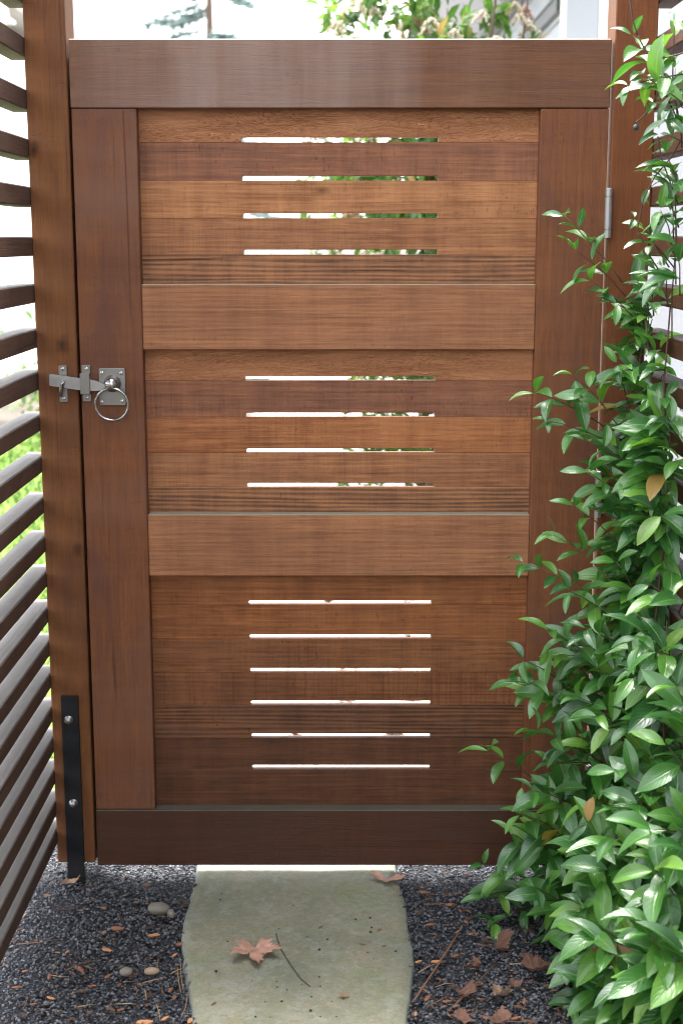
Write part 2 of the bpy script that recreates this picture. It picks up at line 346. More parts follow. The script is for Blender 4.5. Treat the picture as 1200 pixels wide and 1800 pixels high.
M.set(col, 0.75, 0, 0.3); M.bump(M.math('ADD', M.math('MULTIPLY', b, 1.0), M.math('MULTIPLY', f, 0.35)), 0.5, 0.003); FLAG = M.m
cen = sum(rim, V((0, 0))) / len(rim)
verts, faces = [], []
K = len(rim); levels = [(1.0, -0.05), (1.006, -0.010), (1.0, 0.002), (0.984, 0.0085), (0.9, ST_Z), (0.75, ST_Z), (0.6, ST_Z), (0.45, ST_Z), (0.3, ST_Z), (0.15, ST_Z)]
for s, z in levels:
    for p in rim:
        q = cen + (p - cen) * s
        verts.append((q.x, q.y, z + (noise.noise(V((q.x * 9, q.y * 9, 0))) * 0.0018 if z > 0.008 else 0)))
for L in range(len(levels) - 1):
    for i in range(K):
        j = (i + 1) % K; faces.append((L * K + i, L * K + j, (L + 1) * K + j, (L + 1) * K + i))
me = bpy.data.meshes.new('flagstone'); me.from_pydata(verts, [], faces + [tuple(range((len(levels) - 1) * K, len(levels) * K))]); me.update()
bm = bmesh.new(); bm.from_mesh(me); o = link('flagstone', mesh_bm(bm, 'flagstone', True), FLAG)
tag(o, 'broad flat grey-green flagstone set in gravel at the foot of the gate', 'stepping stone')

# gravel chips: thousands, as one mass
GR = Mat('basalt_chips'); gi = GR.n('ShaderNodeNewGeometry').outputs['Random Per Island']
GR.set(GR.ramp(gi, [(0.0, (0.038, 0.041, 0.05)), (0.5, (0.095, 0.1, 0.116)), (0.84, (0.165, 0.172, 0.19)), (0.95, (0.18, 0.18, 0.19)), (1.0, (0.13, 0.09, 0.065))]), 0.75, 0, 0.2); GR = GR.m
N = 78000
px = rng.uniform(-1.05, 1.0, N); py = rng.uniform(-0.85, 0.6, N)
in1 = np.array([inside((x, y), rim) for x, y in zip(px, py)])
small = [cen + (p - cen) * 0.965 for p in rim]
in2 = np.array([a and inside((x, y), small) for a, x, y in zip(in1, px, py)])
keep = ~in1 | (in1 & ~in2 & (rng.random(N) < 0.10)); on_rim = in1[keep]; px, py = px[keep], py[keep]; N = len(px)
base = np.array([(1, 0, 0), (-1, 0, 0), (0, 1, 0), (0, -1, 0), (0, 0, 1), (0, 0, -1)], float)
of = np.array([(0, 2, 4), (2, 1, 4), (1, 3, 4), (3, 0, 4), (2, 0, 5), (1, 2, 5), (3, 1, 5), (0, 3, 5)])
sz = rng.uniform(0.0019, 0.0042, N) * np.where(rng.random(N) > 0.93, 1.45, 1)
v = base[None] * (1 + rng.normal(0, 0.22, (N, 6, 1))) + rng.normal(0, 0.22, (N, 6, 3))
v *= (sz[:, None] * rng.uniform(0.7, 1.25, (N, 3)))[:, None, :] * np.array([1, 1, 0.8])
ca, sa = np.cos(px * 999), np.sin(px * 999)
x = v[..., 0] * ca[:, None] - v[..., 1] * sa[:, None]; y = v[..., 0] * sa[:, None] + v[..., 1] * ca[:, None]
lump = np.array([noise.noise(V((a * 7, b * 7, 2))) for a, b in zip(px, py)]) * 0.004
v = np.stack([x + px[:, None], y + py[:, None], v[..., 2] + (np.where(on_rim, ST_Z + 0.001, rng.uniform(-0.008, -0.001, N)) + np.where(on_rim, 0, lump))[:, None]], -1).reshape(-1, 3)
f = (of[None] + (np.arange(N) * 6)[:, None, None]).reshape(-1, 3)
o = link('gravel', np_mesh('gravel', v, f), GR); tag(o, 'fine dark blue-grey basalt gravel around the flagstone', 'gravel', kind='stuff')

# ------------------------------------------------------------------ the gate
GL, GR_ = -0.537, 0.5315
gate = empty('wooden_gate', (0, 0.02, zz(1520)), 'brown cedar gate with slotted plank panels, hung between two slatted fences', 'gate')
zt, z_tr, z_br, zb = zz(68), zz(190.5), zz(1423), zz(1520.5)
xs_l = (at(240, 195).x + at(273, 1420).x) / 2; xs_r = (at(950, 195).x + at(918, 1420).x) / 2
TH = 0.038
piece('rail', (GL, -0.0015, z_tr + 0.0006), (GR_, TH, zt), W_TOP, gate, 0.002)
piece('stile', (GL + 0.001, 0.0, z_br + 0.0006), (xs_l, TH - 0.001, z_tr - 0.0006), W_STILE, gate, 0.0015)
piece('stile', (xs_r, 0.0, z_br + 0.0006), (GR_ - 0.001, TH - 0.001, z_tr - 0.0006), W_STILE, gate, 0.0015)
piece('rail', (GL, -0.0015, zb), (GR_, TH, z_br - 0.0006), W_SHADERAIL, gate, 0.0018)
m1t, m1b, m2t, m2b = zz(499.5), zz(615), zz(904.5), zz(1013)
piece('rail', (xs_l + 0.0006, 0.0015, m1b), (xs_r - 0.0006, TH - 0.002, m1t), W_RAIL, gate, 0.0018)
piece('rail', (xs_l + 0.0006, 0.0015, m2b), (xs_r - 0.0006, TH - 0.002, m2t), W_RAIL, gate, 0.0018)
PY = 0.028
def plank(x0, x1, z0, z1, sx0, sx1, sh, mat, k):
    """board lying flat in the panel; a long slot is cut into its lower edge when sh > 0"""
    y0 = PY + (0.0006 if k % 2 else 0.0); y1 = y0 + 0.0155
    if sh <= 0: pts = [(x0, z0), (x1, z0), (x1, z1), (x0, z1)]
    else:
        r = 0.0045
        arc = lambda cx, cz, a0, a1: [(cx + r * math.cos(a), cz + r * math.sin(a)) for a in np.linspace(a0, a1, 4)]
        pts = [(x0, z0), (sx0, z0)] + arc(sx0 + r, z0 + sh - r, math.pi, math.pi / 2) + arc(sx1 - r * 0.4, z0 + sh - r, math.pi / 2, 0.6)[:2] + [(sx1, z0 + sh - 0.003), (sx1, z0), (x1, z0), (x1, z1), (x0, z1)]
    c = V(((x0 + x1) / 2, (y0 + y1) / 2, (z0 + z1) / 2)); bm = bmesh.new()
    fr = [bm.verts.new((x - c.x, y0 - c.y, z - c.z)) for x, z in pts]; bk = [bm.verts.new((x - c.x, y1 - c.y, z - c.z)) for x, z in pts]
    ff = bm.faces.new(fr); bm.faces.new(bk[::-1])
    for i in range(len(pts)):
        j = (i + 1) % len(pts); bm.faces.new((fr[j], fr[i], bk[i], bk[j]))
    bmesh.ops.recalc_face_normals(bm, faces=bm.faces)
    bmesh.ops.bevel(bm, geom=list(ff.edges), offset=0.0009, segments=1, affect='EDGES')
    return link('plank', mesh_bm(bm, 'plank'), mat, gate, c)
panels = [
    ((180, [250, 317.5, 383.5, 447.5], 505), (424, 770), 8.8, [W_ROUGH, W_PURPLE, W_KNOT, W_TAN, W_GREY]),
    ((606, [669, 733, 795.5, 856.5], 910), (430.5, 764), 7.4, [W_ROUGH, W_PURPLE, W_ORANGE, W_TAN, W_GREY]),
    ((1004, [1063, 1123, 1182, 1239.5, 1297, 1352.5], 1430), (437, 757.5), 7.6, [W_SHADEORANGE, W_SHADEORANGE, W_SHADETAN, W_RIB, W_DGRAIN, W_SHADEBROWN, W_SHADEBROWN])]
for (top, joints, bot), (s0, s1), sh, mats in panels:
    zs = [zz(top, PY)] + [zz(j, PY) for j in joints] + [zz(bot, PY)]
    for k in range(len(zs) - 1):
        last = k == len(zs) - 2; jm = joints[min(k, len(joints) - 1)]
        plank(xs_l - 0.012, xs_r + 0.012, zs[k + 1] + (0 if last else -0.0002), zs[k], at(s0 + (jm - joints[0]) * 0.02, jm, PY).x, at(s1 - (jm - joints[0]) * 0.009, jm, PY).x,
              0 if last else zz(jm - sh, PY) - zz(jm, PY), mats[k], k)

# latch on the gate
def crop(x, y, Y=0.0): return at(50 + x / 5.4545, 600 + y / 5.4545, Y)
def rbox(name, a, b, y0, y1, mat, parent, rad=0.003):
    lo, hi = crop(*a), crop(*b); x0, x1 = min(lo.x, hi.x), max(lo.x, hi.x); z0, z1 = min(lo.z, hi.z), max(lo.z, hi.z)
    c = V(((x0 + x1) / 2, (y0 + y1) / 2, (z0 + z1) / 2)); bm = bmesh.new()
    pts = []
    for cx, cz, a0 in ((x1 - rad, z1 - rad, 0), (x0 + rad, z1 - rad, 90), (x0 + rad, z0 + rad, 180), (x1 - rad, z0 + rad, 270)):
        for k in range(4): an = math.radians(a0 + 30 * k); pts.append((cx + rad * math.cos(an), cz + rad * math.sin(an)))
    fr = [bm.verts.new((x - c.x, y0 - c.y, z - c.z)) for x, z in pts]; bk = [bm.verts.new((x - c.x, y1 - c.y, z - c.z)) for x, z in pts]
    ff = bm.faces.new(fr); bm.faces.new(bk[::-1])
    for i in range(len(pts)):
        j = (i + 1) % len(pts); bm.faces.new((fr[j], fr[i], bk[i], bk[j]))
    bmesh.ops.recalc_face_normals(bm, faces=bm.faces)
    bmesh.ops.bevel(bm, geom=list(ff.edges), offset=0.0007, segments=1, affect='EDGES')
    return link(name, mesh_bm(bm, name), mat, parent, c)
bm = bmesh.new(); bm_lathe(bm, [(0, 0.0036), (0.0006, 0.0036), (0.0014, 0.0026), (0.0016, 0.0012), (0.0010, 0.0008)], 12); SCREW = mesh_bm(bm, 'screw', False); SCREW.materials.append(STEEL_BRIGHT)
def screw(p, y, parent): return link('screw', SCREW, None, parent, V((p.x, y, p.z)))
pl = rbox('latch_plate', (677, 255), (941, 612), -0.0052, -0.0016, STEEL, gate, 0.003)
for p in ((712, 300), (893, 303), (710, 580), (903, 572)): screw(crop(*p), -0.0052, pl)
bc = crop(812, 402)
bm = bmesh.new(); bm_lathe(bm, [(0.0, 0.018), (0.004, 0.0175), (0.008, 0.0150), (0.015, 0.0142), (0.022, 0.0128), (0.0265, 0.0085), (0.028, 0.003)], 24)
link('boss', mesh_bm(bm, 'boss', True), STEEL_BRIGHT, pl, (bc.x, -0.0052, bc.z))
rc = crop(802, 604, -0.024); RR = 0.0335
ring_pts = [(RR * math.sin(a), -0.003 * math.cos(a), RR * math.cos(a) * 0.99) for a in np.linspace(0, 2 * math.pi, 41)]
bm = bmesh.new(); bm_tube(bm, ring_pts[:-1] + [ring_pts[0]], 0.0029, 10, False); bmesh.ops.remove_doubles(bm, verts=bm.verts, dist=1e-5)
link('ring', mesh_bm(bm, 'ring', True), STEEL_BRIGHT, pl, rc)
# bar: flat, drops to the right, twisted where it enters the boss
bm = bmesh.new(); secs = []
for x, yt, yb, Y in ((215, 318, 408, -0.0125), (224, 306, 420, -0.0125), (505, 346, 462, -0.0125), (600, 358, 470, -0.0125), (660, 372, 470, -0.012), (745, 408, 456, -0.011), (800, 418, 450, -0.011)):
    a, b = crop(x, yt), crop(x, yb); secs.append([(a.x, Y - 0.0018, a.z), (a.x, Y + 0.0022, a.z), (b.x, Y + 0.0022, b.z), (b.x, Y - 0.0018, b.z)])
o0 = V(secs[0][0]); rings = [[bm.verts.new(V(p) - o0) for p in s] for s in secs]
for i in range(len(rings) - 1):
    for k in range(4): bm.faces.new((rings[i][k], rings[i][(k + 1) % 4], rings[i + 1][(k + 1) % 4], rings[i + 1][k]))
bm.faces.new(rings[0]); bm.faces.new(rings[-1])
link('latch_bar', mesh_bm(bm, 'latch_bar'), STEEL_BAR, gate, o0)
gd = rbox('bar_guide', (514, 226), (610, 576), -0.0042, -0.0006, STEEL, gate, 0.0012)
screw(crop(562, 262), -0.0042, gd); screw(crop(570, 538), -0.0042, gd)
a, b = crop(509, 300), crop(609, 500)
piece('bridge', (a.x, -0.0195, b.z), (b.x, -0.0165, a.z), STEEL, gd, 0.0008)
piece('bridge', (a.x + 0.0003, -0.0165, a.z - 0.003), (b.x - 0.0003, -0.0042, a.z), STEEL, gd, 0.0004)
piece('bridge', (a.x + 0.0003, -0.0165, b.z), (b.x - 0.0003, -0.0042, b.z + 0.003), STEEL, gd, 0.0004)
# hinges
HINGE = metal('hinge_steel', (0.42, 0.415, 0.40), 0.55)
def hinge(zc):
    x = GR_ + 0.0034; r = 0.0074; L = 0.099
    bm = bmesh.new(); prof = [(-L / 2, 0.004), (-L / 2 + 0.001, r), (-0.033, r), (-0.0328, r - 0.0016), (-0.0318, r - 0.0016), (-0.0316, r), (0.0316, r), (0.0318, r - 0.0016), (0.0328, r - 0.0016), (0.033, r), (L / 2 - 0.001, r), (L / 2, 0.004)]
    bm_lathe(bm, prof, 16, 'Z'); h = link('hinge', mesh_bm(bm, 'hinge'), HINGE, gate, (x, -0.007, zc))
    piece('hinge_leaf', (x - 0.0012, -0.003, zc - L / 2 + 0.002), (x + 0.0012, 0.035, zc + L / 2 - 0.002), STEEL, h, 0)
hinge(zz(375)); hinge(zz(868)); hinge(zz(1380))

# ------------------------------------------------------------------ slatted fences with their posts
pl_l = (at(36, 0).x + at(105, 1515).x) / 2; pl_r = GL - 0.005
pr_l = GR_ + 0.0068; pr_r = (at(1157, 0).x + at(1133, 620).x) / 2
print('posts', pl_l, pl_r, pr_l, pr_r, GL, GR_, 'eye gate bottom', zb)
bottoms = [4, 98, 192, 278, 363, 450, 533, 613, 687, 760, 833, 905, 973, 1035, 1098, 1157, 1213, 1272, 1327, 1382, 1436, 1488]
slat_z = [2.09, 1.985] + [zz(p) for p in bottoms]
fence = empty('slat_fence', (pl_l, 0.04, 0), 'dark horizontal slat fence running toward us from the latch post', 'fence', 'slatted fences either side of the gate')
piece('post', (pl_l, 0.0, zz(1516)), (pl_r, 0.092, 2.25), W_POST, fence, 0.002)
piece('gap_light_stop', (pl_r - 0.003, 0.0455, 0.05), (pl_r + 0.02, 0.086, zt - 0.03), W_POST, fence, 0.001)  # unseen strip added behind the gate to keep light out of the gap
for z in slat_z:
    t = (0.039 if z > 1.0 else 0.0355) + R(-0.001, 0.001)
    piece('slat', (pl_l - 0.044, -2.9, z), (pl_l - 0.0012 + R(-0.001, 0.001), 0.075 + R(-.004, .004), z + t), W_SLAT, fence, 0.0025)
piece('post', (pl_l - 0.136, -1.62, -0.02), (pl_l - 0.0465, -1.53, 2.2), W_POST, fence, 0.002)
# steel strap and bolts
tl, tr_, bl_, br_ = at(107.5, 1222), at(137, 1222), at(122, 1540), at(152, 1540)
sx0, sx1 = (tl.x + bl_.x) / 2, (tr_.x + br_.x) / 2
st = piece('metal_strap', (sx0, -0.0095, -0.05), (sx1, -0.0005, tl.z), BLACK, fence, 0.0008)
bm = bmesh.new(); bm_lathe(bm, [(0, 0.0098), (0.0016, 0.0098), (0.0018, 0.008), (0.006, 0.0072), (0.0085, 0.0052), (0.0095, 0.002)], 6 * 3); BOLT = mesh_bm(bm, 'bolt', True); BOLT.materials.append(metal('zinc_bolt', (0.42, 0.42, 0.41), 0.42))
for p in ((122.5, 1263), (131, 1409)): q = at(*p); link('bolt', BOLT, None, st, (q.x, -0.0095, q.z))
# catch on the post
ck = rbox('latch_catch', (292, 230), (386, 580), -0.0042, -0.0003, STEEL, fence, 0.0012)
screw(crop(335, 262), -0.0042, ck); screw(crop(350, 545), -0.0042, ck)
hp = [crop(318, 520, -0.004), crop(314, 500, -0.012), crop(318, 450, -0.020), crop(326, 415, -0.022), crop(337, 385, -0.021), crop(345, 380, -0.017)]
tube('hook', hp, [0.0034, 0.0036, 0.0036, 0.0034, 0.0032, 0.0022], STEEL_BRIGHT, ck, 10)

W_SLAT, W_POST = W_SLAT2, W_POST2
fence2 = empty('slat_fence', (pr_r, 0.04, 0), 'brown slat fence behind the glossy climber, beside the hinge post', 'fence', 'slatted fences either side of the gate')
piece('post', (pr_l, 0.0, -0.05), (pr_r, 0.092, 2.25), W_POST, fence2, 0.002)
for z in slat_z:
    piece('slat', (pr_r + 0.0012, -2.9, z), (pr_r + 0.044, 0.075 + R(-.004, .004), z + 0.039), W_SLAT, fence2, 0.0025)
piece('post', (pr_r + 0.0465, -1.62, -0.02), (pr_r + 0.136, -1.53, 2.2), W_POST, fence2, 0.002)

# ------------------------------------------------------------------ pale house on the right, pale house far left
WHITE = plain('white_paint', (0.34, 0.34, 0.39), 0.6, 0.03, 5, 0.3, 0.05, 0.002)
SIDING = plain('grey_siding_paint', (0.24, 0.25, 0.29), 0.6, 0.05, 5, 0.3, 0.05, 0.002)
TRIM = plain('cream_trim', (0.8, 0.78, 0.72), 0.5, 0.03, 6)
ROOF = plain('roof_shingle', (0.10, 0.10, 0.11), 0.9, 0.3, 30)
M = Mat('window_glass'); M.set((0.27, 0.275, 0.32), 0.85, 0, 0.03); GLASS = M.m
HX = 1.30
house = empty('house', (HX, 3, 0), 'pale lavender house wall close behind the right-hand fence, with lapped siding', 'house')
def yy(px): return HX * FPX / (px - 600) * 1.0 - 2.87
piece('wall', (HX, -6.0, -0.03), (HX + 0.2, 3.95, 3.3), WHITE, house, 0)
piece('corner_board', (HX - 0.03, 3.95, -0.03), (HX + 0.19, 4.08, 3.3), TRIM, house, 0.003)
piece('wall', (HX + 0.03, 4.08, -0.03), (HX + 0.25, 15, 3.3), SIDING, house, 0)
for k in range(20):
    z = 0.05 + k * 0.165
    bm = bmesh.new(); y0, y1 = (5.75 if 0.7 < z < 2.9 else 4.08), 15.0
    c = V((HX, (y0 + y1) / 2, z)); hy = (y1 - y0) / 2
    vs = [bm.verts.new(p) for p in ((0.0, -hy, 0), (0.03, -hy, 0), (0.03, -hy, 0.178), (0.02, -hy, 0.178), (0.0, hy, 0), (0.03, hy, 0), (0.03, hy, 0.178), (0.02, hy, 0.178))]
    for q in ((0, 1, 2, 3), (7, 6, 5, 4), (0, 4, 5, 1), (1, 5, 6, 2), (2, 6, 7, 3), (3, 7, 4, 0)): bm.faces.new([vs[i] for i in q])
    link('siding_board', mesh_bm(bm, 'siding_board'), SIDING, house, c)
win = piece('window', (HX - 0.012, 4.08, 0.75), (HX + 0.03, 5.75, 2.95), TRIM, house, 0.003)
piece('pane', (HX - 0.018, 4.45, 0.9), (HX - 0.0125, 5.5, 2.8), GLASS, win, 0)
piece('sill', (HX - 0.05, 4.1, 0.72), (HX + 0.02, 5.72, 0.749), TRIM, win, 0.003)
piece('soffit', (HX - 0.55, -6, 3.3), (HX + 0.26, 15, 3.33), WHITE, house, 0)
piece('fascia', (HX - 0.575, -6, 3.26), (HX - 0.552, 15, 3.48), plain('dark_grey', (0.07, 0.072, 0.08), 0.6), house, 0.002)
for z in (2.72, 3.06): piece('dark_band', (HX - 0.03, 5.8, z), (HX - 0.0005, 15, z + 0.075), bpy.data.materials['dark_grey'], house, 0.002)  # two dark strips along the upper siding
bm = bmesh.new(); vs = [bm.verts.new(p) for p in ((-0.6, -9, 0), (3, -9, 2), (3, 12, 2), (-0.6, 12, 0), (-0.6, -9, 0.06), (3, -9, 2.06), (3, 12, 2.06), (-0.6, 12, 0.06))]
for q in ((3, 2, 1, 0), (4, 5, 6, 7), (0, 1, 5, 4), (1, 2, 6, 5), (2, 3, 7, 6), (3, 0, 4, 7)): bm.faces.new([vs[i] for i in q])
link('roof', mesh_bm(bm, 'roof'), ROOF, house, (HX, 3, 3.46))

h2 = empty('house', (-7, 19, 0), 'white house far off to the left, seen between the fence slats', 'house')
WALL2 = plain('white_render', (0.72, 0.70, 0.66), 0.8, 0.05, 2)
piece('wall', (-13, 18, -0.03), (-5.0, 24, 4.4), WALL2, h2, 0)
piece('fascia', (-13.4, 17.45, 4.4), (-4.65, 17.6, 4.62), plain('pale_green_fascia', (0.55, 0.58, 0.5), 0.6), h2, 0.003)
piece('soffit', (-13.4, 17.6, 4.42), (-4.65, 18.0, 4.46), TRIM, h2, 0)
bm = bmesh.new(); vs = [bm.verts.new(p) for p in ((-4.5, -1.6, 0), (4.5, -1.6, 0), (4.5, 2, 2.0), (-4.5, 2, 2.0), (-4.5, 5.6, 0), (4.5, 5.6, 0))]
for q in ((0, 1, 2, 3), (3, 2, 5, 4), (1, 5, 2), (0, 3, 4), (0, 4, 5, 1)): bm.faces.new([vs[i] for i in q])
link('roof', mesh_bm(bm, 'roof'), plain('pale_shingle', (0.4, 0.38, 0.36), 0.9, 0.2, 20), h2, (-9.1, 19, 4.63))
for x in (-11.5, -9.2, -6.9):
    wn = piece('window', (x, 17.96, 1.0), (x + 1.3, 17.999, 2.5), TRIM, h2, 0.004); piece('pane', (x + 0.12, 17.94, 1.12), (x + 1.18, 17.9595, 2.38), GLASS, wn, 0)

# ------------------------------------------------------------------ leaves
def leaf_mesh(name, width=0.36, droop=0.25, fold=0.35, twist=0.0, wave=0.05, rows=8, tip=1.25):
    us = (-1, -0.5, 0, 0.5, 1); v, uv = [], []
    for i in range(rows + 1):
        t = i / rows
        wv_ = width * 0.5 * (max(t, 0.0) ** 0.75) * (max(1 - t, 0.0) ** (0.62 * tip)) * 2.75 + 0.006
        if t > 0.85: wv_ = max(wv_ * 0.9, 0.006)
        for u in us:
            x = t - 0.10 * droop * t * t; y = u * wv_
            z = -droop * t * t * 0.55 + 0.10 * math.sin(t * 3.0) * (1 - droop) + abs(u) ** 1.3 * wv_ * fold + wave * wv_ * math.sin(t * 9 + u * 2) * abs(u)
            a = twist * t; y, z = y * math.cos(a) - z * math.sin(a) * 0.6, z + y * math.sin(a)
            v.append((x, y, z)); uv.append((t, u * 0.5 + 0.5))
    f = []
    for i in range(rows):
        for k in range(4): f.append((i * 5 + k, (i + 1) * 5 + k, (i + 1) * 5 + k + 1, i * 5 + k + 1))
    f = np.array(f); uv = np.array(uv)
    me = np_mesh(name, v, f, uv[f.ravel()]); me.polygons.foreach_set('use_smooth', [True] * len(me.polygons)); return me

def leaf_mat(name, stops, rough=0.3, spec=0.6, transl=0.25, young=None, rib=(0.22, 0.36, 0.10)):
    M = Mat(name)
    r = M.math('FRACT', M.math('ADD', M.n('ShaderNodeObjectInfo').outputs['Random'], M.n('ShaderNodeNewGeometry').outputs['Random Per Island']))
    col = M.ramp(r, stops)
    sx = M.n('ShaderNodeSeparateXYZ'); M.l(M.n('ShaderNodeUVMap').outputs[0], sx.inputs[0])
    mid = M.math('ABSOLUTE', M.math('SUBTRACT', sx.outputs[1], 0.5))
    ribm = M.math('SUBTRACT', 1.0, M.math('MULTIPLY', mid, 22), True)
    # side veins
    ph = M.math('SUBTRACT', M.math('MULTIPLY', sx.outputs[0], 60), M.math('MULTIPLY', mid, 38))
    vein = M.math('MULTIPLY', M.math('SUBTRACT', M.math('SINE', ph), 0.6, True), 1.0)
    co = M.n('ShaderNodeTexCoord').outputs['Object']; bl = M.noise(co, 5, 3)
    col = M.mix(M.math('MULTIPLY', bl, 0.35), col, tuple(c * 0.55 for c in stops[0][1]))
    col = M.mix(M.math('MULTIPLY', vein, 0.22), col, rib); col = M.mix(M.math('MULTIPLY', ribm, 0.7), col, rib)
    M.set(col, M.math('ADD', rough - 0.06, M.math('MULTIPLY', bl, 0.16)), 0, spec)
    M.bump(M.math('ADD', M.math('MULTIPLY', vein, -0.3), M.math('MULTIPLY', ribm, -0.6)), 0.25, 0.02)
    tr = M.n('ShaderNodeBsdfTranslucent'); M.l(M.mix(1.0, col, (1.9, 1.9, 0.9), 'MULTIPLY'), tr.inputs['Color'])
    ms = M.n('ShaderNodeMixShader'); ms.inputs[0].default_value = transl
    M.l(M.b.outputs[0], ms.inputs[1]); M.l(tr.outputs[0], ms.inputs[2]); M.l(ms.outputs[0], M.out.inputs['Surface'])
    return M.m
LEAF = leaf_mat('climber_leaf', [(0.0, (0.022, 0.10, 0.024)), (0.4, (0.042, 0.165, 0.030)), (0.75, (0.07, 0.23, 0.034)), (0.92, (0.11, 0.29, 0.036)), (1.0, (0.17, 0.33, 0.04))], 0.28, 0.9, 0.24)
YOUNG = leaf_mat('climber_young_leaf', [(0.0, (0.065, 0.20, 0.03)), (1.0, (0.12, 0.28, 0.036))], 0.32, 0.7, 0.25)
STEMM = plain('climber_stem', (0.075, 0.038, 0.03), 0.6, 0.35, 40)
STEMG = plain('climber_green_stem', (0.13, 0.11, 0.045), 0.6, 0.35, 40)
variants = [leaf_mesh('climber_leaf', R(0.32, 0.42), d, fo, tw, R(0.03, 0.1)) for d, fo, tw in ((0.1, 0.3, 0.1), (0.35, 0.4, -0.15), (0.6, 0.35, 0.2), (0.25, 0.2, -0.3), (0.8, 0.45, 0.1), (0.0, 0.5, 0.25), (0.45, 0.25, -0.1), (0.3, 0.6, 0.0))]
young_variants = []
for m_ in variants:
    m_.materials.append(LEAF); k = m_.copy(); k.materials.clear(); k.materials.append(YOUNG); young_variants.append(k)

def frame(d, n):
    d = d.normalized(); s = n.cross(d)
    if s.length < 1e-3: s = V((1, 0, 0)).cross(d)
    s.normalize(); n = d.cross(s); return Matrix(((d.x, s.x, n.x), (d.y, s.y, n.y), (d.z, s.z, n.z)))

# the climber: shoots run from woody stems by the fence out toward the light; leaves sit on them in pairs
climber = empty('climbing_shrub', (0.62, -0.55, 0), 'glossy green evergreen climber filling the right side before the gate', 'shrub')
leaves = []       # (matrix, variant, young)
XF = pr_r - 0.03
def clampP(p):
    return V((min(p.x, XF), min(p.y, -0.035), max(p.z, 0.012)))
def shoot(base, tip, n_nodes, size, arch=0.03, spacing=0.042, young=0.0, stem_r=0.0017, out=V((-0.18, -0.38, 0.92))):
    size *= 1.28
    base, tip = clampP(base), clampP(tip)
    L = (tip - base).length; bend = V((R(-.3, .3), R(-.3, .3), 1.0)) * arch + V((0, 0, 0))
    pts = []
    K = max(5, int(L / 0.03))
    for i in range(K + 1):
        t = i / K; p = base.lerp(tip, t) + bend * (4 * t * (1 - t)) * (L / 0.25)
        p += V((noise.noise(p * 14), noise.noise(p * 14 + V((9, 0, 0))), noise.noise(p * 14 + V((0, 7, 0))))) * 0.008 * t * (1 - t) * 4
        pts.append(clampP(p))
    tube('stem', pts, [stem_r * (1 - 0.55 * i / K) for i in range(K + 1)], STEMG if young > 0.6 else STEMM, climber, 5)
    def along(s):
        s = max(0, min(1, s)) * K; i = min(int(s), K - 1); return pts[i].lerp(pts[i + 1], s - i), (pts[i + 1] - pts[i]).normalized()
    phase = R(0, 3.14)
    for k in range(n_nodes):
        s = 1 - k * spacing / L - (0.01 if k else 0)
        if s < 0.02: break
        p, d = along(s)
        ax = d.cross(out).normalized(); bx_ = d.cross(ax).normalized()
        ang = phase + k * 1.57 + R(-0.3, 0.3)
        sz_ = size * (0.55 + 0.45 * min(1, k / 2 + R(0, .4))) * R(0.72, 1.18)
        for sg in (1, -1):
            if R(0, 1) < 0.08 and k > 0: continue
            side = (ax * math.cos(ang) + bx_ * math.sin(ang)) * sg
            # leaves swing round so that their faces look up and outward
            side = side - V((0, 0, 1)) * min(0, side.z) * 0.3
            if side.dot(out) < -0.3: side += out * 0.5
            ld = (d * R(0.25, 0.8) + side * 0.95 + V((R(-.15, .15), R(-.25, .05), R(-0.55, 0.0)))).normalized()
            nn = (out.normalized() * 0.9 + V((R(-.5, .5), R(-.5, .5), R(-.1, .5)))).normalized()
            q = clampP(p + ld * 0.004)
            yv = R(0, 1) < young * (1.0 if k < 2 else 0.4)
            Mx = Matrix.Translation(q) @ (frame(ld, nn) * (sz_ * R(0.9, 1.1))).to_4x4()
            tipw = Mx @ V((0.8, 0, -0.1))
            if tipw.y > -0.012 or tipw.x > XF + 0.03: 
                ld = V((ld.x if tipw.x <= XF + 0.03 else -abs(ld.x), -abs(ld.y) if tipw.y > -0.012 else ld.y, ld.z)); Mx = Matrix.Translation(q) @ (frame(ld, nn) * sz_).to_4x4()
            leaves.append((Mx, random.randrange(8), yv))
    return pts

def Yd(px, py):      # how far in front of the gate the outer face of the climber stands
    s = max(0, min(1, (px - 830) / 370)) * max(0, min(1, (py - 350) / 1250))
    return -0.13 - 0.85 * s ** 1.1
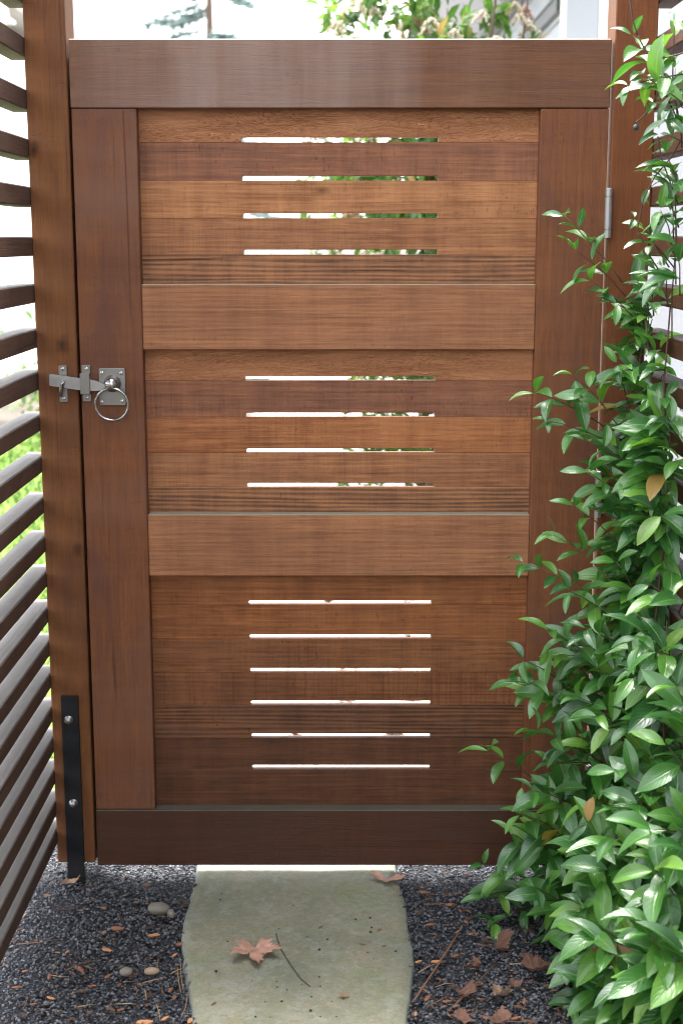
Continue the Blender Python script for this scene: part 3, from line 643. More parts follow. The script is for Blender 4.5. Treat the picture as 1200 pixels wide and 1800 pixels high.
# outline shoots that stand clear of the mass: tip, base, pairs of leaves, leaf length, share of young leaves
outline = [
    ((992, 380), (1095, 500), 3, 0.046, .7), ((1012, 440), (1130, 560), 3, 0.050, .3), ((1040, 495), (1160, 590), 2, 0.058, .1), ((1085, 535), (1190, 590), 3, 0.055, .1),
    ((1085, 640), (1150, 800), 4, 0.058, .1), ((1010, 660), (1120, 800), 3, 0.062, .2), ((940, 690), (1110, 790), 4, 0.056, .3), ((965, 740), (1100, 800), 4, 0.06, .2),
    ((1030, 775), (1150, 850), 4, 0.06, .1), ((1035, 830), (1150, 930), 4, 0.06, .1), ((1010, 890), (1120, 1000), 4, 0.06, .2), ((972, 940), (1090, 1040), 3, 0.052, .7),
    ((920, 990), (1070, 1070), 5, 0.052, .7), ((1000, 1040), (1110, 1120), 3, 0.06, .1), ((1030, 1105), (1140, 1170), 4, 0.064, .1), ((965, 1110), (1130, 1230), 5, 0.062, .2),
    ((920, 1160), (1060, 1250), 4, 0.058, .3), ((905, 1200), (1060, 1290), 5, 0.064, .2), ((930, 1200), (1090, 1330), 5, 0.064, .1), ((945, 1285), (1080, 1360), 5, 0.066, .1),
    ((860, 1320), (990, 1420), 3, 0.058, .5), ((940, 1390), (1060, 1450), 4, 0.062, .2), ((900, 1465), (1000, 1590), 4, 0.066, .3), ((915, 1430), (1050, 1520), 5, 0.066, .1),
    ((850, 1520), (980, 1570), 4, 0.058, .2), ((852, 1575), (950, 1680), 4, 0.06, .4), ((870, 1640), (960, 1690), 3, 0.06, .2), ((940, 1560), (1060, 1640), 4, 0.07, .1),
    ((1025, 1595), (1150, 1690), 4, 0.078, .2), ((1010, 1680), (1120, 1760), 4, 0.082, .4), ((1050, 1740), (1160, 1800), 4, 0.085, .4), ((1010, 1785), (1120, 1860), 4, 0.08, .2),
    ((1150, 1530), (1230, 1650), 4, 0.08, .4), ((1140, 1645), (1240, 1760), 4, 0.08, .3), ((1080, 1470), (1180, 1570), 4, 0.075, .1)]
for (tx, ty), (bx_, by_), nn_, sz_, yg in outline:
    Yt = Yd(tx, ty) - 0.02; Yb = min(-0.06, Yt + 0.05 + R(-.03, .05))
    shoot(at(bx_, by_, Yb), at(tx, ty, Yt), nn_, sz_, 0.012, 0.04, yg)
# the mass
edge = [(440, 1135), (520, 1120), (600, 1085), (680, 1060), (780, 1055), (900, 1040), (1000, 1035), (1100, 1010), (1200, 985), (1300, 975), (1400, 965), (1500, 945), (1600, 955), (1660, 1000), (1720, 1020), (1830, 1030)]
def edge_x(y):
    for (y0, x0), (y1, x1) in zip(edge, edge[1:]):
        if y0 <= y <= y1: return x0 + (x1 - x0) * (y - y0) / (y1 - y0)
    return 1100
cnt = 0
while cnt < 215:
    ty = 440 + 1400 * R(0, 1) ** 0.72; ex = edge_x(ty); tx = R(ex, 1235)
    if ty < 560 and R(0, 1) < 0.2: continue
    depth = R(0, 1)
    Yt = Yd(tx, ty) * (1.0 - 0.75 * depth) - 0.04
    tip = at(tx, ty, Yt); L = R(0.14, 0.26)
    base = tip + V((R(0.05, 0.16), R(-0.05, 0.14), -R(0.04, 0.18)))
    shoot(base, tip, random.choice((4, 5, 5, 6)), R(0.062, 0.078) * (1 + 0.42 * max(0, (ty - 1250) / 500)), 0.02, 0.042, 0.12 if depth < .4 else 0.02); cnt += 1
# sparse sprays at the top of the fence
for (tx, ty), (bx_, by_), nn_, sz_, yg in [((1112, 62), (1190, 210), 5, 0.055, .35), ((1105, 150), (1200, 130), 3, 0.06, .5), ((1185, 40), (1215, 150), 3, 0.05, .4), ((1130, 130), (1215, 200), 4, 0.06, .4), ((1150, 180), (1230, 150), 3, 0.055, .3),
                                      ((1160, 235), (1230, 250), 3, 0.045, .2), ((1140, 330), (1215, 300), 2, 0.05, .8), ((1115, 385), (1190, 470), 3, 0.045, .2), ((1160, 370), (1230, 430), 4, 0.055, .3), ((1185, 310), (1240, 420), 3, 0.05, .2), ((1175, 210), (1240, 215), 3, 0.05, .3),
                                      ((1150, 430), (1235, 470), 4, 0.055, .2), ((1185, 400), (1250, 520), 4, 0.06, .2), ((1195, 120), (1260, 200), 4, 0.06, .4), ((1170, 270), (1260, 330), 4, 0.058, .3), ((1180, 350), (1265, 400), 4, 0.058, .3), ((1165, 470), (1260, 540), 5, 0.06, .2), ((1190, 450), (1270, 500), 4, 0.06, .3), ((1185, 165), (1250, 260), 4, 0.058, .4)]:
    Y = R(-0.42, -0.28); shoot(at(bx_, by_, Y + R(-.05, .05)), at(tx, ty, Y), nn_, sz_ * 0.98, 0.01, 0.03, yg, 0.0015)
# long bare runners
for pts_ in ([(1107, -30), (1107, 5), (1111, 35), (1120, 62)], [(1120, 62), (1133, 88), (1152, 110), (1170, 135), (1185, 160), (1205, 190)], [(1150, 103), (1175, 100), (1200, 93), (1225, 80)], [(1117, 215), (1130, 205), (1147, 180), (1160, 150)],
             [(1215, 245), (1180, 275), (1150, 310), (1130, 350), (1120, 400), (1135, 440), (1160, 480)], [(1155, 240), (1162, 280), (1175, 315), (1195, 360)], [(1185, 330), (1190, 420), (1180, 520), (1195, 600)]):
    pp = [clampP(at(x, y, -0.36)) for x, y in pts_]
    sm_ = []
    for i in range(len(pp) - 1):
        for t in (0, .33, .66): sm_.append(pp[i].lerp(pp[i + 1], t))
    sm_.append(pp[-1]); tube('stem', sm_, 0.0014, STEMM, climber, 5)
# woody stems rising from the ground along the fence
for k in range(5):
    y0 = -0.12 - 0.10 * k; b = V((R(0.57, XF), y0, -0.02)); top = V((XF - R(0, .02), y0 + R(-.05, .1), R(0.9, 1.3) if k < 4 else R(0.5, 0.9)))
    pts_ = [b.lerp(top, t / 9) + V((noise.noise(V((k, t * .4, 0))), noise.noise(V((k, t * .4, 5))), 0)) * 0.07 for t in range(10)]
    tube('stem', [V((min(p.x, XF), min(p.y, -0.04), p.z)) for p in pts_], [0.0042 - 0.0003 * t for t in range(10)], STEMM, climber, 6)
bm = bmesh.new(); bmesh.ops.create_icosphere(bm, subdivisions=2, radius=0.0055); link('berry', mesh_bm(bm, 'berry', True), plain('dark_berry', (0.03, 0.05, 0.06), 0.35, 0.2, 50, 0.5), climber, at(1117, 224, -0.36))

# which leaves show largest: cast sight lines from the viewpoint at the leaf cloud
vcache = []
for m_ in variants:
    a = np.empty(len(m_.vertices) * 3, np.float32); m_.vertices.foreach_get('co', a); vcache.append(a.reshape(-1, 3))
lf = np.empty(len(variants[0].polygons) * 4, np.int32); variants[0].loops.foreach_get('vertex_index', lf); lf = lf.reshape(-1, 4)
allv, allf, off = [], [], 0
for Mx, vi, yv in leaves:
    A = np.array(Mx); p = vcache[vi] @ A[:3, :3].T + A[:3, 3]; allv.append(p); allf.append(lf + off); off += len(p)
AV = np.concatenate(allv); AF = np.concatenate(allf)
bvh = BVHTree.FromPolygons([tuple(map(float, p)) for p in AV], [tuple(map(int, f)) for f in AF])
npf = len(lf); score = []
for i, (Mx, vi, yv) in enumerate(leaves):
    P = allv[i]; vis = 0
    for k in (7, 12, 17, 22, 27, 32, 11, 23, 33, 16, 28, 21):
        q = V(map(float, P[k])); d = q - CAM; dist = d.length; d.normalize()
        px_, py_ = 600 + FPX * d.x / (d.y * math.cos(PITCH) - d.z * math.sin(PITCH)), 900 - FPX * (d.z * math.cos(PITCH) + d.y * math.sin(PITCH)) / (d.y * math.cos(PITCH) - d.z * math.sin(PITCH))
        if not (0 < px_ < 1200 and 0 < py_ < 1800): continue
        h = bvh.ray_cast(CAM, d, dist + 0.05)
        if h[2] is not None and h[2] // npf == i: vis += 1
    nrm = (V(Mx.col[2][:3])).normalized(); d = (Mx.translation - CAM)
    score.append(vis * (Mx.to_scale()[0] / d.length) ** 2 * (0.25 + abs(nrm.dot(d.normalized()))))
order = sorted(range(len(leaves)), key=lambda i: -score[i])
named, rest = order[:296], order[296:]
leaf_no, old_ones = 0, []
for i in named:
    Mx, vi, yv = leaves[i]
    o = bpy.data.objects.new('leaf', (young_variants if yv else variants)[vi]); COL.objects.link(o)
    if leaf_no in (40, 95, 150, 210, 260): o['label'] = 'leaf gone yellow and brown'; old_ones.append(o)
    leaf_no += 1
    o.parent = climber; o.matrix_local = Matrix.Translation(-climber.location) @ Mx
OLD = leaf_mat('old_leaf', [(0.0, (0.30, 0.24, 0.04)), (0.5, (0.26, 0.15, 0.04)), (1.0, (0.16, 0.08, 0.04))], 0.45, 0.4, 0.2, rib=(0.2, 0.12, 0.05))
for o in old_ones: o.material_slots[0].link = 'OBJECT'; o.material_slots[0].material = OLD
luv = np.empty(len(lf) * 8, np.float32); variants[0].uv_layers[0].data.foreach_get('uv', luv)
me = np_mesh('inner_leaves', np.concatenate([allv[i] for i in rest]), (np.concatenate([lf + k * len(vcache[0]) for k in range(len(rest))])), np.tile(luv.reshape(-1, 2), (len(rest), 1)))
me.polygons.foreach_set('use_smooth', [True] * len(me.polygons)); o = link('inner_leaves', me, LEAF, climber); o['kind'] = 'stuff'
print('leaves', len(leaves), 'visible', sum(1 for s in score if s > 0))

# ------------------------------------------------------------------ garden beyond the gate
def cloud(name, mats, parent, center, radii, n, size, seed, shape=0.4, droop=0.3, lump=0.35, floor=0.05):
    """leaf-sized faces spread in clumps through a crown"""
    r = np.random.default_rng(seed); lm = leaf_mesh(name, shape, droop, 0.3, 0.1, 0.05, 3)
    base_v = np.empty(len(lm.vertices) * 3, np.float32); lm.vertices.foreach_get('co', base_v); base_v = base_v.reshape(-1, 3)
    fl = np.empty(len(lm.polygons) * 4, np.int32); lm.loops.foreach_get('vertex_index', fl); fl = fl.reshape(-1, 4)
    uv = np.empty(len(fl) * 8, np.float32); lm.uv_layers[0].data.foreach_get('uv', uv)
    cl = r.normal(0, 1, (max(6, n // 14), 3)); cl /= np.linalg.norm(cl, axis=1)[:, None]; cl *= (r.random((len(cl), 1)) ** 0.45)
    vs, fs, uvs = [], [], []
    for k in range(n):
        c = cl[r.integers(len(cl))] * np.array(radii) + np.array(center); d = r.normal(0, 1, 3); d[2] += 0.35; d /= np.linalg.norm(d)
        p = c + d * r.random() * size * 0.6
        if p[2] < floor: continue
        d[2] -= r.random() * 0.6
        Fm = np.array(frame(V(d), V((r.normal(0, .5), r.normal(0, .5), 1)))) * size * r.uniform(0.65, 1.2)
        vs.append(base_v @ Fm.T + p); fs.append(fl + len(vs) * len(base_v) - len(base_v)); uvs.append(uv.reshape(-1, 2))
    me = np_mesh(name, np.concatenate(vs), np.concatenate(fs), np.concatenate(uvs)); me.polygons.foreach_set('use_smooth', [True] * len(me.polygons))
    o = link(name, me, mats, parent); o['kind'] = 'stuff'; return o
PIER = leaf_mat('pieris_leaf', [(0.0, (0.03, 0.085, 0.022)), (0.5, (0.06, 0.14, 0.032)), (0.85, (0.10, 0.19, 0.045)), (1.0, (0.30, 0.17, 0.10))], 0.35, 0.5, 0.4)
BLOS = plain('cream_blossom', (0.5, 0.43, 0.32), 0.6, 0.25, 60); BLOS2 = plain('pink_brown_new_growth', (0.36, 0.2, 0.13), 0.6, 0.3, 60)
TRUNK = plain('bark', (0.11, 0.075, 0.055), 0.9, 0.35, 30)
sh = empty('flowering_shrub', (0.5, 3.1, 0), 'bushy green shrub with cream drooping blossom beyond the gate', 'shrub')
cloud('foliage', PIER, sh, (0.33, 3.15, 1.62), (0.50, 0.6, 1.18), 5400, 0.08, 3)
for k in range(7):
    a = R(0, 6.28); tube('branch', [V((0.34, 3.1, -0.02)) + V((math.cos(a) * 0.42 * t, math.sin(a) * 0.42 * t, 2.4 * t)) + V((noise.noise(V((k, t * 3, 0))), 0, 0)) * 0.1 * t for t in np.linspace(0, 1, 7)], [0.018 * (1 - 0.8 * t) for t in np.linspace(0, 1, 7)], TRUNK, sh, 6)
def blossom_mesh(seed):
    r = random.Random(seed); bm = bmesh.new()
    for s in range(6):
        d = V((r.uniform(-1, 1), r.uniform(-1, 1), r.uniform(-.4, .3))).normalized()
        for q in range(8):
            t = q / 8; p = d * 0.05 * t + V((0, 0, -0.055 * t * t)) + V((r.uniform(-1, 1), r.uniform(-1, 1), r.uniform(-1, 0))) * 0.006
            x = bmesh.ops.create_icosphere(bm, subdivisions=1, radius=r.uniform(0.0045, 0.0065))
            for v_ in x['verts']: v_.co = V((v_.co.x, v_.co.y, v_.co.z * 1.4)) + p
    return mesh_bm(bm, 'blossom', True)
bms = [blossom_mesh(s) for s in range(4)]
for m_ in bms[:3]: m_.materials.append(BLOS)
bms[3].materials.append(BLOS2)
for k in range(64):
    a, b = R(0, 6.28), R(-0.3, 1.0); c = V((0.36 + 0.50 * math.cos(a) * math.sqrt(max(0.05, 1 - b * b * .8)), 3.15 - abs(0.56 * math.sin(a)) * R(.3, 1), 1.6 + 1.05 * b))
    o = link('blossom', bms[k % 4], None, sh, c); o.rotation_euler = (R(-.3, .3), R(-.3, .3), R(0, 6)); o.scale = (R(.8, 1.3),) * 3

M = Mat('conifer'); r_ = M.n('ShaderNodeNewGeometry').outputs['Random Per Island']
M.set(M.ramp(r_, [(0, (0.16, 0.23, 0.22)), (1, (0.27, 0.35, 0.33))]), 0.7, 0, 0.2); CON = M.m  # foliage paled, lens flare put into its colour
def conifer(loc, h, rad, label, cat, seed, group=None):
    t = empty('conifer_tree', loc, label, cat, group); r = np.random.default_rng(seed); L = V(loc)
    tube('trunk', [L, L + V((0, 0, h * 0.5)), L + V((0, 0, h))], [0.02 * h, 0.012 * h, 0.004], TRUNK, t, 8)
    vs, fs = [], []
    nb = int(h * 9)
    for k in range(nb):
        z = h * (0.12 + 0.87 * k / nb); a = r.uniform(0, 6.28); Lb = rad * (1 - z / h) ** 0.7 * r.uniform(0.6, 1.1) + 0.12
        d = np.array([math.cos(a), math.sin(a), r.uniform(-0.25, 0.15)])
        for q in range(int(95 * Lb / rad) + 14):
            s = r.uniform(0.15, 1); p = np.array([0, 0, z]) + d * Lb * s + np.array([0, 0, -0.15 * s * s * Lb]) + np.array(L)
            e = r.normal(0, 1, 3); e[2] *= 0.4; e = e / np.linalg.norm(e) * r.uniform(0.14, 0.3); e += d * 0.10; wv_ = np.cross(e, r.normal(0, 1, 3)); wv_ = wv_ / np.linalg.norm(wv_) * 0.035
            b0 = len(vs); vs += [p - wv_, p + wv_, p + e]; fs.append((b0, b0 + 1, b0 + 2))
    o = link('crown', np_mesh('crown', vs, fs), CON, t); o['kind'] = 'stuff'
    return t
conifer((-2.15, 21, 0), 7.6, 1.9, 'slender blue-green conifer rising against the white sky beyond the gate', 'tree', 5)

BORD = leaf_mat('border_leaf', [(0.0, (0.05, 0.11, 0.04)), (0.6, (0.10, 0.18, 0.07)), (0.9, (0.22, 0.26, 0.14)), (1.0, (0.3, 0.25, 0.19))], 0.4, 0.5, 0.35)
BORD2 = leaf_mat('low_shrub_leaf', [(0.0, (0.015, 0.05, 0.015)), (0.6, (0.035, 0.09, 0.022)), (0.92, (0.08, 0.15, 0.03)), (1.0, (0.2, 0.12, 0.07))], 0.4, 0.4, 0.3)
for k, (x, y, rx, rz_, lab) in enumerate([(-2.15, 7.6, 0.5, 0.42, 'low rounded garden shrub at the lawn edge, partly behind the latch post'), (-3.0, 8.0, 0.55, 0.5, 'pale green garden shrub at the far lawn edge, seen between slats'), (-1.35, 8.3, 0.4, 0.32, 'small garden shrub beside the pale path beyond the gate')]):
    g = empty('garden_shrub', (x, y, 0), lab, 'shrub', 'shrubs along the far lawn edge'); cloud('foliage', BORD, g, (x, y, rz_ * 0.95), (rx, 0.4, rz_), 520, 0.10, 30 + k)
    tube('stem', [(x, y, -0.02), (x + 0.03, y, rz_)], [0.02, 0.008], TRUNK, g, 6)
g = empty('garden_shrub', (0.42, 2.9, 0), 'low dark green shrub at the foot of the flowering shrub, glimpsed through the middle slots', 'shrub'); cloud('foliage', BORD2, g, (0.42, 2.9, 0.52), (0.5, 0.4, 0.5), 1100, 0.07, 51)
tube('stem', [(0.42, 2.9, -0.02), (0.4, 2.9, 0.55)], [0.02, 0.008], TRUNK, g, 6)
g = empty('garden_shrub', (1.05, 2.0, 0), 'small leafy shrub against the pale house wall beyond the gate', 'shrub'); cloud('foliage', BORD, g, (1.02, 2.0, 0.55), (0.2, 0.5, 0.45), 420, 0.07, 44)
tube('stem', [(1.05, 2.0, -0.02), (1.03, 2.0, 0.6)], [0.015, 0.006], TRUNK, g, 6)

# ------------------------------------------------------------------ fallen leaves, pebbles, chips, twigs
def dead_mat(name, a, b):
    M = Mat(name); c = coords(M); n = M.noise(c, 55, 5, 0.65); n2 = M.noise(c, 14, 3)
    M.set(M.mix(M.math('MULTIPLY', M.math('SUBTRACT', n2, 0.45, True), 3, True), M.ramp(n, [(0.3, b), (0.7, a)]), b), 0.75, 0, 0.2); M.bump(n, 0.6, 0.003)
    tr = M.n('ShaderNodeBsdfTranslucent'); tr.inputs['Color'].default_value = (*a, 1); ms = M.n('ShaderNodeMixShader'); ms.inputs[0].default_value = 0.12
    M.l(M.b.outputs[0], ms.inputs[1]); M.l(tr.outputs[0], ms.inputs[2]); M.l(ms.outputs[0], M.out.inputs['Surface']); return M.m
PINK = dead_mat('dry_leaf_pink', (0.60, 0.38, 0.30), (0.36, 0.18, 0.12)); BROWN = dead_mat('dry_leaf_brown', (0.22, 0.12, 0.085), (0.10, 0.052, 0.035)); TAN = dead_mat('dry_leaf_tan', (0.46, 0.31, 0.21), (0.22, 0.13, 0.08))
DSTEM = plain('dry_stem', (0.34, 0.22, 0.12), 0.7, 0.25, 60); TWIG = plain('twig', (0.20, 0.10, 0.06), 0.8, 0.35, 60); DARKTWIG = plain('dark_stem', (0.06, 0.05, 0.035), 0.7, 0.3, 60)
def maple(name, loc, size, rot, mat, label, curl=0.3, seed=1, stem=True, cat='fallen leaf', group=None, tilt=(0, 0), squash=1.0, full=0.40):
    r = random.Random(seed); pts = []
    lobes = [(90, 1.0), (34, 0.95), (146, 0.92), (-22, 0.66), (200, 0.64)]
    if full >= 0.6: lobes = [(95 + r.uniform(-12, 12), 0.95), (15, 0.78), (170, 0.72), (-50, 0.55)]
    outl = []
    for a in range(-62, 243, 3):
        rad = full
        for la, lr in lobes:
            d = abs(a - la); rad = max(rad, lr * max(0, 1 - (d / 47) ** 1.1) + 0.02)
        rad *= 1 + (0.12 if full < 0.6 else 0.05) * math.sin(a * 0.6 + seed) * (rad > 0.45) + r.uniform(-0.07, 0.05)
        outl.append((math.radians(a), max(0.2, rad)))
    bm = bmesh.new(); rings = []
    for s in (0.0, 0.3, 0.55, 0.8, 1.0):
        ring = []
        for a, rad in outl:
            x, y = math.cos(a) * rad * s, math.sin(a) * rad * s * squash
            z = curl * (abs(x) ** 1.6 * 0.5 + s * s * rad * 0.28 * (0.5 + noise.noise(V((x * 3, y * 3, seed))))) + 0.05 * noise.noise(V((x * 6, y * 6, seed + 3))) + 0.03
            ring.append(bm.verts.new((x * size, y * size, z * size)))
        rings.append(ring)
    for i in range(4):
        for k in range(len(outl) - 1): bm.faces.new((rings[i][k], rings[i][k + 1], rings[i + 1][k + 1], rings[i + 1][k]))
    bmesh.ops.remove_doubles(bm, verts=bm.verts, dist=1e-6)
    bmesh.ops.recalc_face_normals(bm, faces=bm.faces)
    me = mesh_bm(bm, name, True); o = link(name, me, mat, None, loc); o.rotation_euler = (tilt[0], tilt[1], rot)
    tag(o, label, cat, group)
    if stem:
        s_ = tube('leaf_stalk', [V((0, 0, 0.02 * size)), V((0.03 * size, -0.3 * size, 0.10 * size)), V((0.02 * size, -0.62 * size, 0.2 * size))], [0.0012, 0.001, 0.0009], DSTEM, None, 5); s_.parent = o
    return o
maple('maple_leaf', on(448, 1668, ST_Z + 0.006), 0.062, math.pi + 0.15, PINK, 'dry pink-brown maple leaf lying on the middle of the flagstone', 0.6, 4, squash=1.1, full=0.5)
maple('maple_leaf', on(680, 1547, ST_Z + 0.004), 0.060, 2.95, PINK, 'curled dry leaf across the rear corner of the flagstone', 0.75, 5, False, squash=0.5, full=0.6)
maple('maple_leaf', on(122, 1553, 0.01), 0.034, 0.4, TAN, 'small shrivelled tan leaf on gravel at the foot of the metal strap', 0.8, 8, False, full=0.6, squash=0.6)
DULL = dead_mat('dull_brown_leaf', (0.235, 0.125, 0.088), (0.09, 0.046, 0.033))
maple('fallen_leaf', on(882, 1750, 0.006), 0.030, 2.4, TAN, 'pale crumpled leaf on the gravel right of the flagstone', 1.6, 9, False, full=0.62, tilt=(.3, .2))
maple('fallen_leaf', on(820, 1748, 0.006), 0.038, 0.9, DULL, 'flat brown leaf on gravel beside the pale crumpled leaf', 0.9, 11, False, full=0.6, squash=0.7)
maple('fallen_leaf', on(872, 1662, 0.008), 0.055, 3.6, BROWN, 'big dark brown leaf half under the lowest sprays of the climber', 1.3, 12, False, full=0.6, squash=0.7)
maple('fallen_leaf', on(940, 1706, 0.008), 0.042, 5.0, BROWN, 'dark brown leaf on gravel deep under the climber', 1.5, 14, False, full=0.65)
maple('fallen_leaf', on(880, 1797, 0.006), 0.040, 1.2, DULL, 'reddish brown leaf cut by the bottom edge, right of the flagstone', 0.9, 15, False, full=0.62, squash=0.75)
maple('fallen_leaf', on(806, 1793, 0.006), 0.030, 4.2, BROWN, 'small brown leaf near the bottom edge beside the reddish leaf', 1.3, 16, False, full=0.6)
maple('fallen_leaf', on(990, 1650, 0.012), 0.045, 2.2, DULL, 'brown leaf caught among the low stems of the climber', 1.0, 17, False, full=0.6)
maple('fallen_leaf', on(838, 1700, 0.006), 0.024, 1.8, DULL, 'small curled leaf beside the thin pale twig', 1.7, 18, False, full=0.6, squash=0.6)
maple('fallen_leaf', on(905, 1735, 0.006), 0.026, 0.3, BROWN, 'small dark leaf just right of the pale crumpled leaf', 1.6, 19, False, full=0.6, squash=0.6)
def pebble(loc, sx, sy, sz_, mat, label, rot=0.0, cat='pebble', name='pebble', group=None, sub=3):
    bm = bmesh.new(); bmesh.ops.create_icosphere(bm, subdivisions=sub, radius=1)
    for v_ in bm.verts:
        k = 1 + 0.13 * noise.noise(v_.co * 1.3 + V((sx * 900, 0, 0))); v_.co = V((v_.co.x * sx * k, v_.co.y * sy * k, v_.co.z * sz_ * k))
    o = link(name, mesh_bm(bm, name, True), mat, None, loc); o.rotation_euler = (0, 0, rot); return tag(o, label, cat, group)
GREYP = plain('grey_pebble', (0.17, 0.155, 0.125), 0.6, 0.15, 40, 0.4, 0.1); TANP = plain('tan_pebble', (0.30, 0.225, 0.145), 0.6, 0.15, 40, 0.4, 0.1)
pebble(on(279, 1597, 0.012), 0.023, 0.018, 0.012, GREYP, 'largest smooth grey river pebble on the gravel left of the flagstone')
pebble(on(301, 1606, 0.008), 0.008, 0.013, 0.009, GREYP, 'small grey pebble touching the largest pebble', 0.4)
pebble(on(222, 1708, 0.008), 0.013, 0.012, 0.008, GREYP, 'pale flat pebble on the gravel, left of the tan one', 0.2)
pebble(on(267, 1707, 0.008), 0.015, 0.009, 0.007, TANP, 'oval tan pebble on the gravel near the flagstone edge', 0.1)
CHIP = plain('bark_chip', (0.46, 0.22, 0.10), 0.8, 0.3, 50, 0.3, 0.4); CHIP2 = plain('bark_chip_dark', (0.26, 0.11, 0.06), 0.85, 0.35, 50, 0.3, 0.4)
def chip_mesh(s):
    r = random.Random(s); bm = bmesh.new(); bmesh.ops.create_icosphere(bm, subdivisions=1, radius=1)
    for v_ in bm.verts: v_.co = V((v_.co.x * (1 + r.uniform(-.2, .2)), v_.co.y * 0.36 * (1 + r.uniform(-.3, .3)), v_.co.z * 0.2 * (1 + r.uniform(-.3, .3))))
    return mesh_bm(bm, 'bark_chip')
chips = [chip_mesh(s) for s in range(6)]
for i, m_ in enumerate(chips): m_.materials.append(CHIP if i < 3 else CHIP2)
chip_spots = [(271, 1644, 0.015, 0.0, 0), (188, 1669, 0.014, -0.3, 1), (205, 1632, 0.017, -0.2, 3), (318, 1659, 0.013, 0.4, 3), (307, 1679, 0.011, 1.2, 0), (90, 1754, 0.013, -0.7, 1), (255, 1797, 0.018, 0.0, 2), (162, 1733, 0.010, 0.5, 4), (142, 1704, 0.014, -0.9, 3), (335, 1794, 0.013, 1.2, 0),
              (290, 1790, 0.012, 0.9, 1), (102, 1674, 0.006, 0.2, 2), (119, 1673, 0.006, 0.6, 0), (44, 1707, 0.008, 0.1, 3), (190, 1716, 0.010, 0.9, 4), (87, 1717, 0.010, 1.5, 3), (745, 1568, 0.014, -0.4, 4), (790, 1590, 0.013, 0.1, 3), (755, 1625, 0.012, 0.5, 5), (735, 1690, 0.010, 0.3, 1),
              (840, 1730, 0.013, 0.4, 0), (768, 1690, 0.014, 0.2, 2), (750, 1755, 0.012, 1.0, 3), (800, 1680, 0.012, 0.6, 5), (730, 1782, 0.010, 1.4, 1), (785, 1760, 0.012, 0.1, 4), (838, 1690, 0.012, 2.0, 5), (60, 1765, 0.009, 0.5, 4), (30, 1735, 0.010, 0.2, 5), (212, 1775, 0.008, 0.3, 3), (300, 1740, 0.009, 1.1, 4), (905, 1790, 0.013, 0.4, 3), (920, 1760, 0.012, 1.4, 5)]
for x, y, s, a, m_ in chip_spots:
    o = link('bark_chip', chips[m_], None, None, on(x, y, 0.003)); o.scale = (s, s, s); o.rotation_euler = (R(-.3, .3), R(-.2, .2), a)
    tag(o, 'bright orange chip of bark on the dark gravel' if m_ < 3 else 'dull red-brown chip of bark on the dark gravel', 'bark chip', 'orange bark chips on the gravel' if m_ < 3 else 'red-brown bark chips on the gravel')
def twig(pts_, rad, mat, label, z=0.005, group=None, name='twig', cat='twig'):
    pp = [on(x, y, z + zo) for x, y, zo in pts_]; o = tube(name, pp, [rad * (1 - 0.4 * i / len(pp)) for i in range(len(pp))], mat, None, 6); return tag(o, label, cat, group)
twig([(806, 1640, 0.004), (780, 1680, 0.006), (752, 1722, 0.006), (728, 1758, 0.0)], 0.0026, TWIG, 'long straight brown twig on the gravel right of the flagstone')
twig([(800, 1765, 0), (830, 1735, 0.004), (870, 1695, 0.002)], 0.0018, TWIG, 'thin pale twig among the brown leaves right of the flagstone')
twig([(485, 1641, 0.002), (492, 1665, 0.002), (510, 1695, 0.002), (528, 1720, 0.002), (545, 1734, 0.001)], 0.0013, DARKTWIG, 'thin dark curved stem lying on the flagstone', ST_Z, name='leaf_stalk', cat='stem')
nd = [((30, 1660), (110, 1650)), ((115, 1708), (158, 1690)), ((130, 1700), (150, 1713)), ((90, 1714), (122, 1717)), ((75, 1768), (90, 1757)), ((215, 1727), (240, 1725)), ((250, 1728), (292, 1718)), ((277, 1698), (284, 1684)), ((285, 1735), (290, 1750)), ((137, 1770), (165, 1765)), ((205, 1765), (240, 1765)), ((255, 1740), (258, 1757)), ((238, 1732), (240, 1748)),
      ((275, 1765), (282, 1795)), ((318, 1690), (322, 1740)), ((312, 1700), (318, 1745)), ((300, 1712), (322, 1702)), ((745, 1590), (790, 1588)), ((735, 1710), (775, 1690)), ((750, 1770), (790, 1748)), ((765, 1735), (800, 1728)), ((800, 1640), (812, 1625)), ((820, 1785), (850, 1775)), ((870, 1795), (960, 1792)), ((790, 1785), (840, 1770)), ((50, 1752), (40, 1775)), ((330, 1745), (318, 1790)), ((895, 1695), (960, 1690)), ((735, 1735), (752, 1745)), ((840, 1660), (900, 1672))]
for (x0, y0), (x1, y1) in nd:
    twig([(x0, y0, 0), ((x0 + x1) / 2 + R(-3, 3), (y0 + y1) / 2 + R(-3, 3), 0.003), (x1, y1, 0)], R(0.0007, 0.0012), random.choice((TWIG, DSTEM, TWIG)), 'thin dry needle or stalk scattered on the gravel', 0.005, 'dry stalks scattered on the gravel', 'dry_stalk', 'stalk')
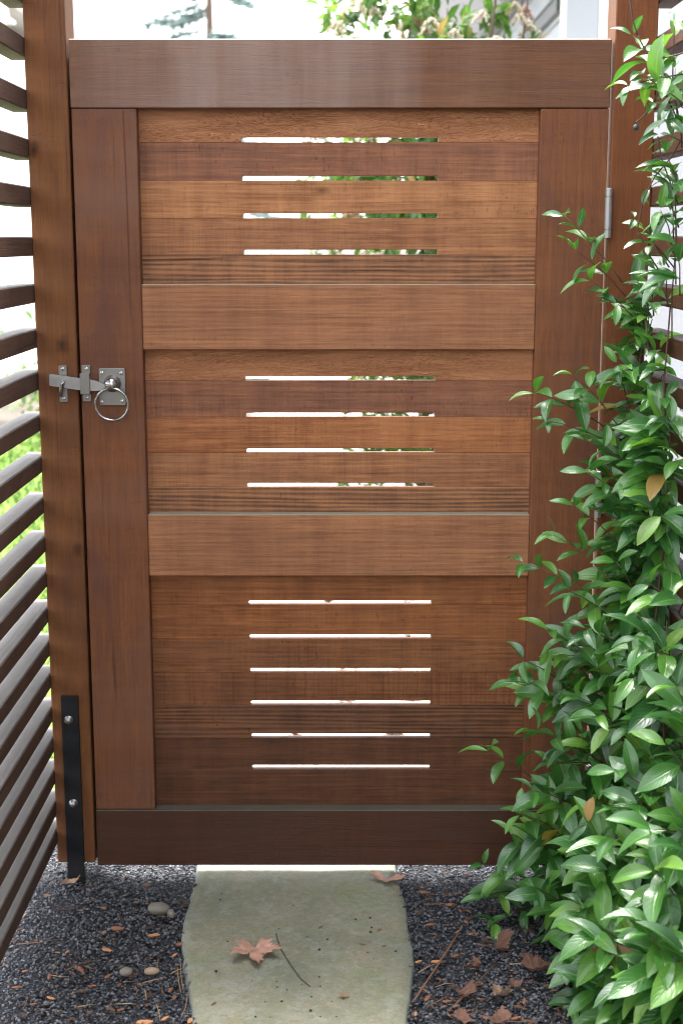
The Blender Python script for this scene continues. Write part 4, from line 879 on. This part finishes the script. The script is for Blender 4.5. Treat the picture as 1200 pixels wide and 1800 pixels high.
# crumbs of gravel and bark on the flagstone
CR = plain('basalt_crumb', (0.014, 0.015, 0.018), 0.7, 0.2, 60)
crumb = [(387, 1581, 4), (515, 1591, 3), (471, 1610, 2), (400, 1655, 4), (380, 1707, 6), (625, 1616, 4), (650, 1613, 5), (653, 1630, 4), (651, 1638, 5), (540, 1647, 3.5), (575, 1651, 4), (695, 1672, 4), (646, 1674, 3), (561, 1669, 5), (695, 1648, 2), (487, 1735, 3), (486, 1725, 2.5), (495, 1760, 5), (504, 1740, 3.5), (546, 1776, 6), (561, 1717, 3.5), (563, 1734, 3), (547, 1752, 3), (449, 1787, 4), (466, 1761, 3), (475, 1788, 2.5), (563, 1787, 3), (591, 1787, 3), (530, 1730, 2.5), (490, 1632, 2.5), (468, 1651, 3), (583, 1760, 3), (390, 1571, 3), (443, 1724, 2.5)]
for x, y, s in crumb:
    s *= 0.00052; pebble(on(x, y, ST_Z + s * 0.6), s * R(.8, 1.3), s, s * 0.8, CR, 'tiny dark crumb of gravel lying on the flagstone', R(0, 3), 'gravel crumb', 'gravel_crumb', 'dark gravel crumbs on the flagstone', 1)
for x, y, a, m_ in ((563, 1629, 0.9, 5), (636, 1659, -0.4, 5), (674, 1662, 0.3, 4), (666, 1634, 0.8, 3), (376, 1763, 0.8, 4)):
    o = link('bark_chip', chips[m_], None, None, on(x, y, ST_Z + 0.003)); o.scale = (0.008, 0.006, 0.006); o.rotation_euler = (0, 0, a); tag(o, 'tiny brown splinter of bark lying on the flagstone', 'bark chip', 'bark splinters on the flagstone')
o = maple('leaf_fragment', on(606, 1752, ST_Z + 0.003), 0.014, 0.5, TAN, 'little torn bit of tan leaf on the near half of the flagstone', 0.5, 21, False, 'leaf fragment')
# leaf litter on the pale path beyond the gate
lit = []
for k in range(260):
    x, y = R(-0.35, 0.5), 0.7 + 2.1 * R(0, 1)
    if x < -0.12 + R(-0.15, 0.34): continue
    lit.append((x, y))
LIT = dead_mat('dark_litter', (0.06, 0.035, 0.022), (0.022, 0.014, 0.01)); LIT2 = dead_mat('tan_litter', (0.14, 0.08, 0.04), (0.05, 0.03, 0.018))
src = [maple('litter_leaf', (0, 0, 0), 0.032, 0, mt, 'x', 0.7, 30 + i, False) for i, mt in enumerate((LIT, LIT2, LIT))]
for i, (x, y) in enumerate(lit):
    s = src[i % 3]; o = s if i < 3 else s.copy()
    if i >= 3: COL.objects.link(o)
    o.location = (x, y, 0.008); o.rotation_euler = (R(-.3, .3), R(-.3, .3), R(0, 6.28)); o.scale = (R(.7, 1.3),) * 3
    tag(o, 'fallen leaf scattered on the pale path behind the gate', 'fallen leaf', 'leaf litter on the path behind the gate')

N = 1500
fx = np.where(rng.random(N) < 0.62, rng.uniform(0.16, 0.85, N), rng.uniform(-0.75, -0.3, N)); fy = rng.uniform(-0.75, 0.02, N)
ok = np.array([not inside((x, y), rim) for x, y in zip(fx, fy)]) & ((fx > 0) | (rng.random(N) < 0.6)); fx, fy = fx[ok], fy[ok]; N = len(fx)
an = rng.uniform(0, 6.28, N); ln = rng.uniform(0.003, 0.011, N); wd_ = ln * rng.uniform(0.1, 0.5, N)
q = np.array([(-1, -0.6, 0), (0.2, -1, 0.25), (1, 0.3, 0), (-0.3, 1, 0.3)])
v = q[None] * np.stack([ln, wd_, ln * 0.5], 1)[:, None, :]; ca, sa = np.cos(an)[:, None], np.sin(an)[:, None]
v = np.stack([v[..., 0] * ca - v[..., 1] * sa + fx[:, None], v[..., 0] * sa + v[..., 1] * ca + fy[:, None], v[..., 2] + 0.003 + rng.random(N)[:, None] * 0.003], -1).reshape(-1, 3)
M = Mat('debris_flakes'); M.set(M.ramp(M.n('ShaderNodeNewGeometry').outputs['Random Per Island'], [(0.0, (0.05, 0.028, 0.018)), (0.6, (0.12, 0.062, 0.04)), (0.9, (0.22, 0.12, 0.07)), (1.0, (0.34, 0.22, 0.13))]), 0.85, 0, 0.15)
o = link('debris', np_mesh('debris', v, np.arange(4 * N).reshape(-1, 4)), M.m); tag(o, 'tiny brown flakes of bark and leaf mixed into the gravel', 'debris', kind='stuff')
